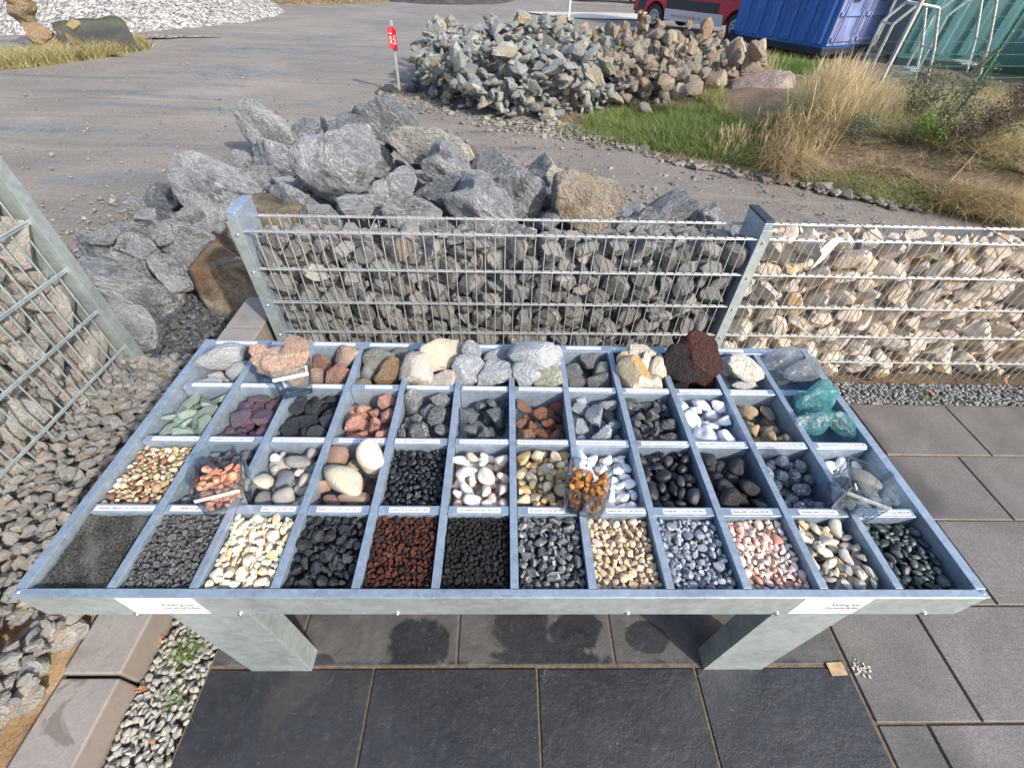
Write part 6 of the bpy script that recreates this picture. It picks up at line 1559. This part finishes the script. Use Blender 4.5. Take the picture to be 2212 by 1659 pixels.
# leafy shrubs
M_SAGE = blade_mat('sage_leaf', [(.10, .13, .08), (.15, .18, .12), (.19, .22, .16), (.08, .11, .06)])
M_DEADL = blade_mat('dead_leaf', [(.09, .065, .05), (.15, .11, .085), (.055, .045, .04), (.21, .16, .12)])
M_STEM = simple('stem_brown', (.16, .12, .08), .8, 0, .2)
def shrub(X, Y, h, sp_, nst, nl, mat, seed, label, ls=.016, lean=(0, 0)):
    c = PB(X, Y); gg = np.random.default_rng(seed); root = empty('shrub', c, 0, label, 'shrub'); mb = MB(); P_ = []
    for i in range(nst):
        a = gg.uniform(0, 6.28); r = gg.uniform(.2, 1)*sp_; base = Vector((gg.normal()*.05, gg.normal()*.05, -.02)); tip = Vector((math.cos(a)*r+lean[0], math.sin(a)*r+lean[1], h*gg.uniform(.6, 1.05)))
        mid = base.lerp(tip, .5)+Vector((gg.normal()*.04, gg.normal()*.04, .03)); mb.tube(base, mid, .006, 5, .004); mb.tube(mid, tip, .004, 5, .002)
        for j in range(nl//nst):
            t = gg.uniform(.15, 1.02); q = (base.lerp(mid, t*2) if t < .5 else mid.lerp(tip, t*2-1)); P_.append(q+Vector(gg.normal(0, .045*(1.2-t*.6), 3)))
    mb.build('stems', M_STEM, root)
    P_ = np.array([tuple(q) for q in P_]); n = len(P_); ls_ = gg.uniform(.6, 1.5, n)*ls
    u = gg.normal(size=(n, 3)); u /= np.linalg.norm(u, axis=1)[:, None]; w = np.cross(u, gg.normal(size=(n, 3))); w /= np.linalg.norm(w, axis=1)[:, None]
    V = np.stack([P_-u*ls_[:, None], P_+w*ls_[:, None]*.4, P_+u*ls_[:, None], P_-w*ls_[:, None]*.4], 1).reshape(-1, 3)
    b_ = np.arange(n)[:, None]*4; F_ = np.concatenate([b_, b_+1, b_+2, b_+3], 1)
    o = link(bpy.data.objects.new('foliage', mesh_from('foliage', V, F_, mat)), root); o['kind'] = 'stuff'
shrub(1965, 268, .62, .30, 12, 1500, M_SAGE, 1, 'grey green leafy weed right of the grey fence post')
shrub(2010, 285, .80, .22, 9, 1100, M_SAGE, 2, 'tall grey green weed reaching up in front of the teal container', lean=(.16, 0))
shrub(1975, 318, .34, .30, 12, 1500, blade_mat('green_weed_leaf', G_GREEN), 3, 'low green weed cushion at the bank crest')
shrub(2110, 300, .38, .40, 16, 1900, M_DEADL, 4, 'dark withered shrub at the right of the bank crest', ls=.014)
shrub(2180, 270, .48, .36, 14, 1700, M_DEADL, 5, 'brown withered shrub at the right edge of the photo', ls=.015)
shrub(2060, 322, .30, .34, 14, 1500, M_DEADL, 6, 'dead bramble between the green cushion and the withered shrub', ls=.014)
shrub(1850, 300, .26, .30, 12, 1100, M_SAGE, 7, 'low grey green weeds below the dry clumps', ls=.014)
# bare sticks on the slope
for a, b, lab in (((2110, 330), (2030, 420), 'long bare stick leaning on the brown slope'), ((1850, 292), (1800, 345), 'short bare stick at the left of the brown slope')):
    A_, B_ = PB(*a), PB(*b); o = MB().tube((0, 0, 0), B_-A_, .007, 6, .004).build('stick', simple('pale_stick', (.42, .34, .26), .8), None); o.location = A_+Vector((0, 0, .03)); tag(o, lab, 'stick')
# left grass strip, far bank grass, weeds
pts = region(5200, [(0, 132), (110, 118), (180, 106), (320, 98), (330, 106), (230, 124), (110, 142), (0, 150)], zf=False)
blades('grass', pts, g.uniform(.12, .34, len(pts)), .014, .4, .5, M_OLV, 990, label='yellow green grass strip in front of the dark boulder', cat='grass')
pts = region(1800, [(0, 132), (110, 118), (180, 106), (320, 98), (330, 106), (230, 124), (110, 142), (0, 150)], zf=False)
blades('grass', pts, g.uniform(.15, .4, len(pts)), .012, .4, .5, M_DRY, 991, label='dry blades in the grass strip at the upper left', cat='grass')
fb = mound_fn(-11, 33.5, 6.8, 9.0, 2.2); n = 7000
xy = np.stack([g.uniform(-16, -5, n), g.uniform(24.6, 33, n)], 1); z = fb(xy[:, 0], xy[:, 1]); m = z > -.01
blades('grass', np.stack([xy[m, 0], xy[m, 1], z[m]], 1), g.uniform(.1, .3, m.sum()), .03, .4, .5, M_OLV, 992, label='rough grass on the far brown bank at the top', cat='grass')
def weed(X, Y, z, r, n, seed, label, mat=M_GRN, h=.03):
    c = P(X, Y, z); gg = np.random.default_rng(seed); pts = np.stack([c.x+gg.normal(0, r, n), c.y+gg.normal(0, r, n), np.full(n, z)], 1)
    blades('weed', pts, gg.uniform(.5, 1.4, n)*h, .003, .8, .8, mat, seed, label=label, cat='weeds', kind='stuff')
weed(1838+160, 862, 0, .03, 50, 1, 'small green weed growing at the edge of the right gravel strip', h=.04)
weed(432, 1378, -.01, .03, 130, 2, 'moss and clover between the pale chippings beside the left leg')
weed(405, 1420, -.01, .025, 110, 3, 'tuft of small weeds in the pale chippings left of the slate')
weed(385, 1500, -.01, .02, 60, 4, 'tiny weeds at the slate edge beside the chippings')
weed(345, 640, .02, .09, 700, 5, 'green grass tuft between the boulders and the concrete footing', h=.10)
weed(360, 690, .02, .07, 320, 6, 'sparse grass on the dark gravel by the footing', h=.05)
weed(880, 203, 0, .35, 500, 7, 'dry grass wisps around the sign foot', M_DRY, h=.08)
print('OBJECTS', len(bpy.data.objects), 'TRIS', sum(len(m.polygons) for m in bpy.data.meshes))
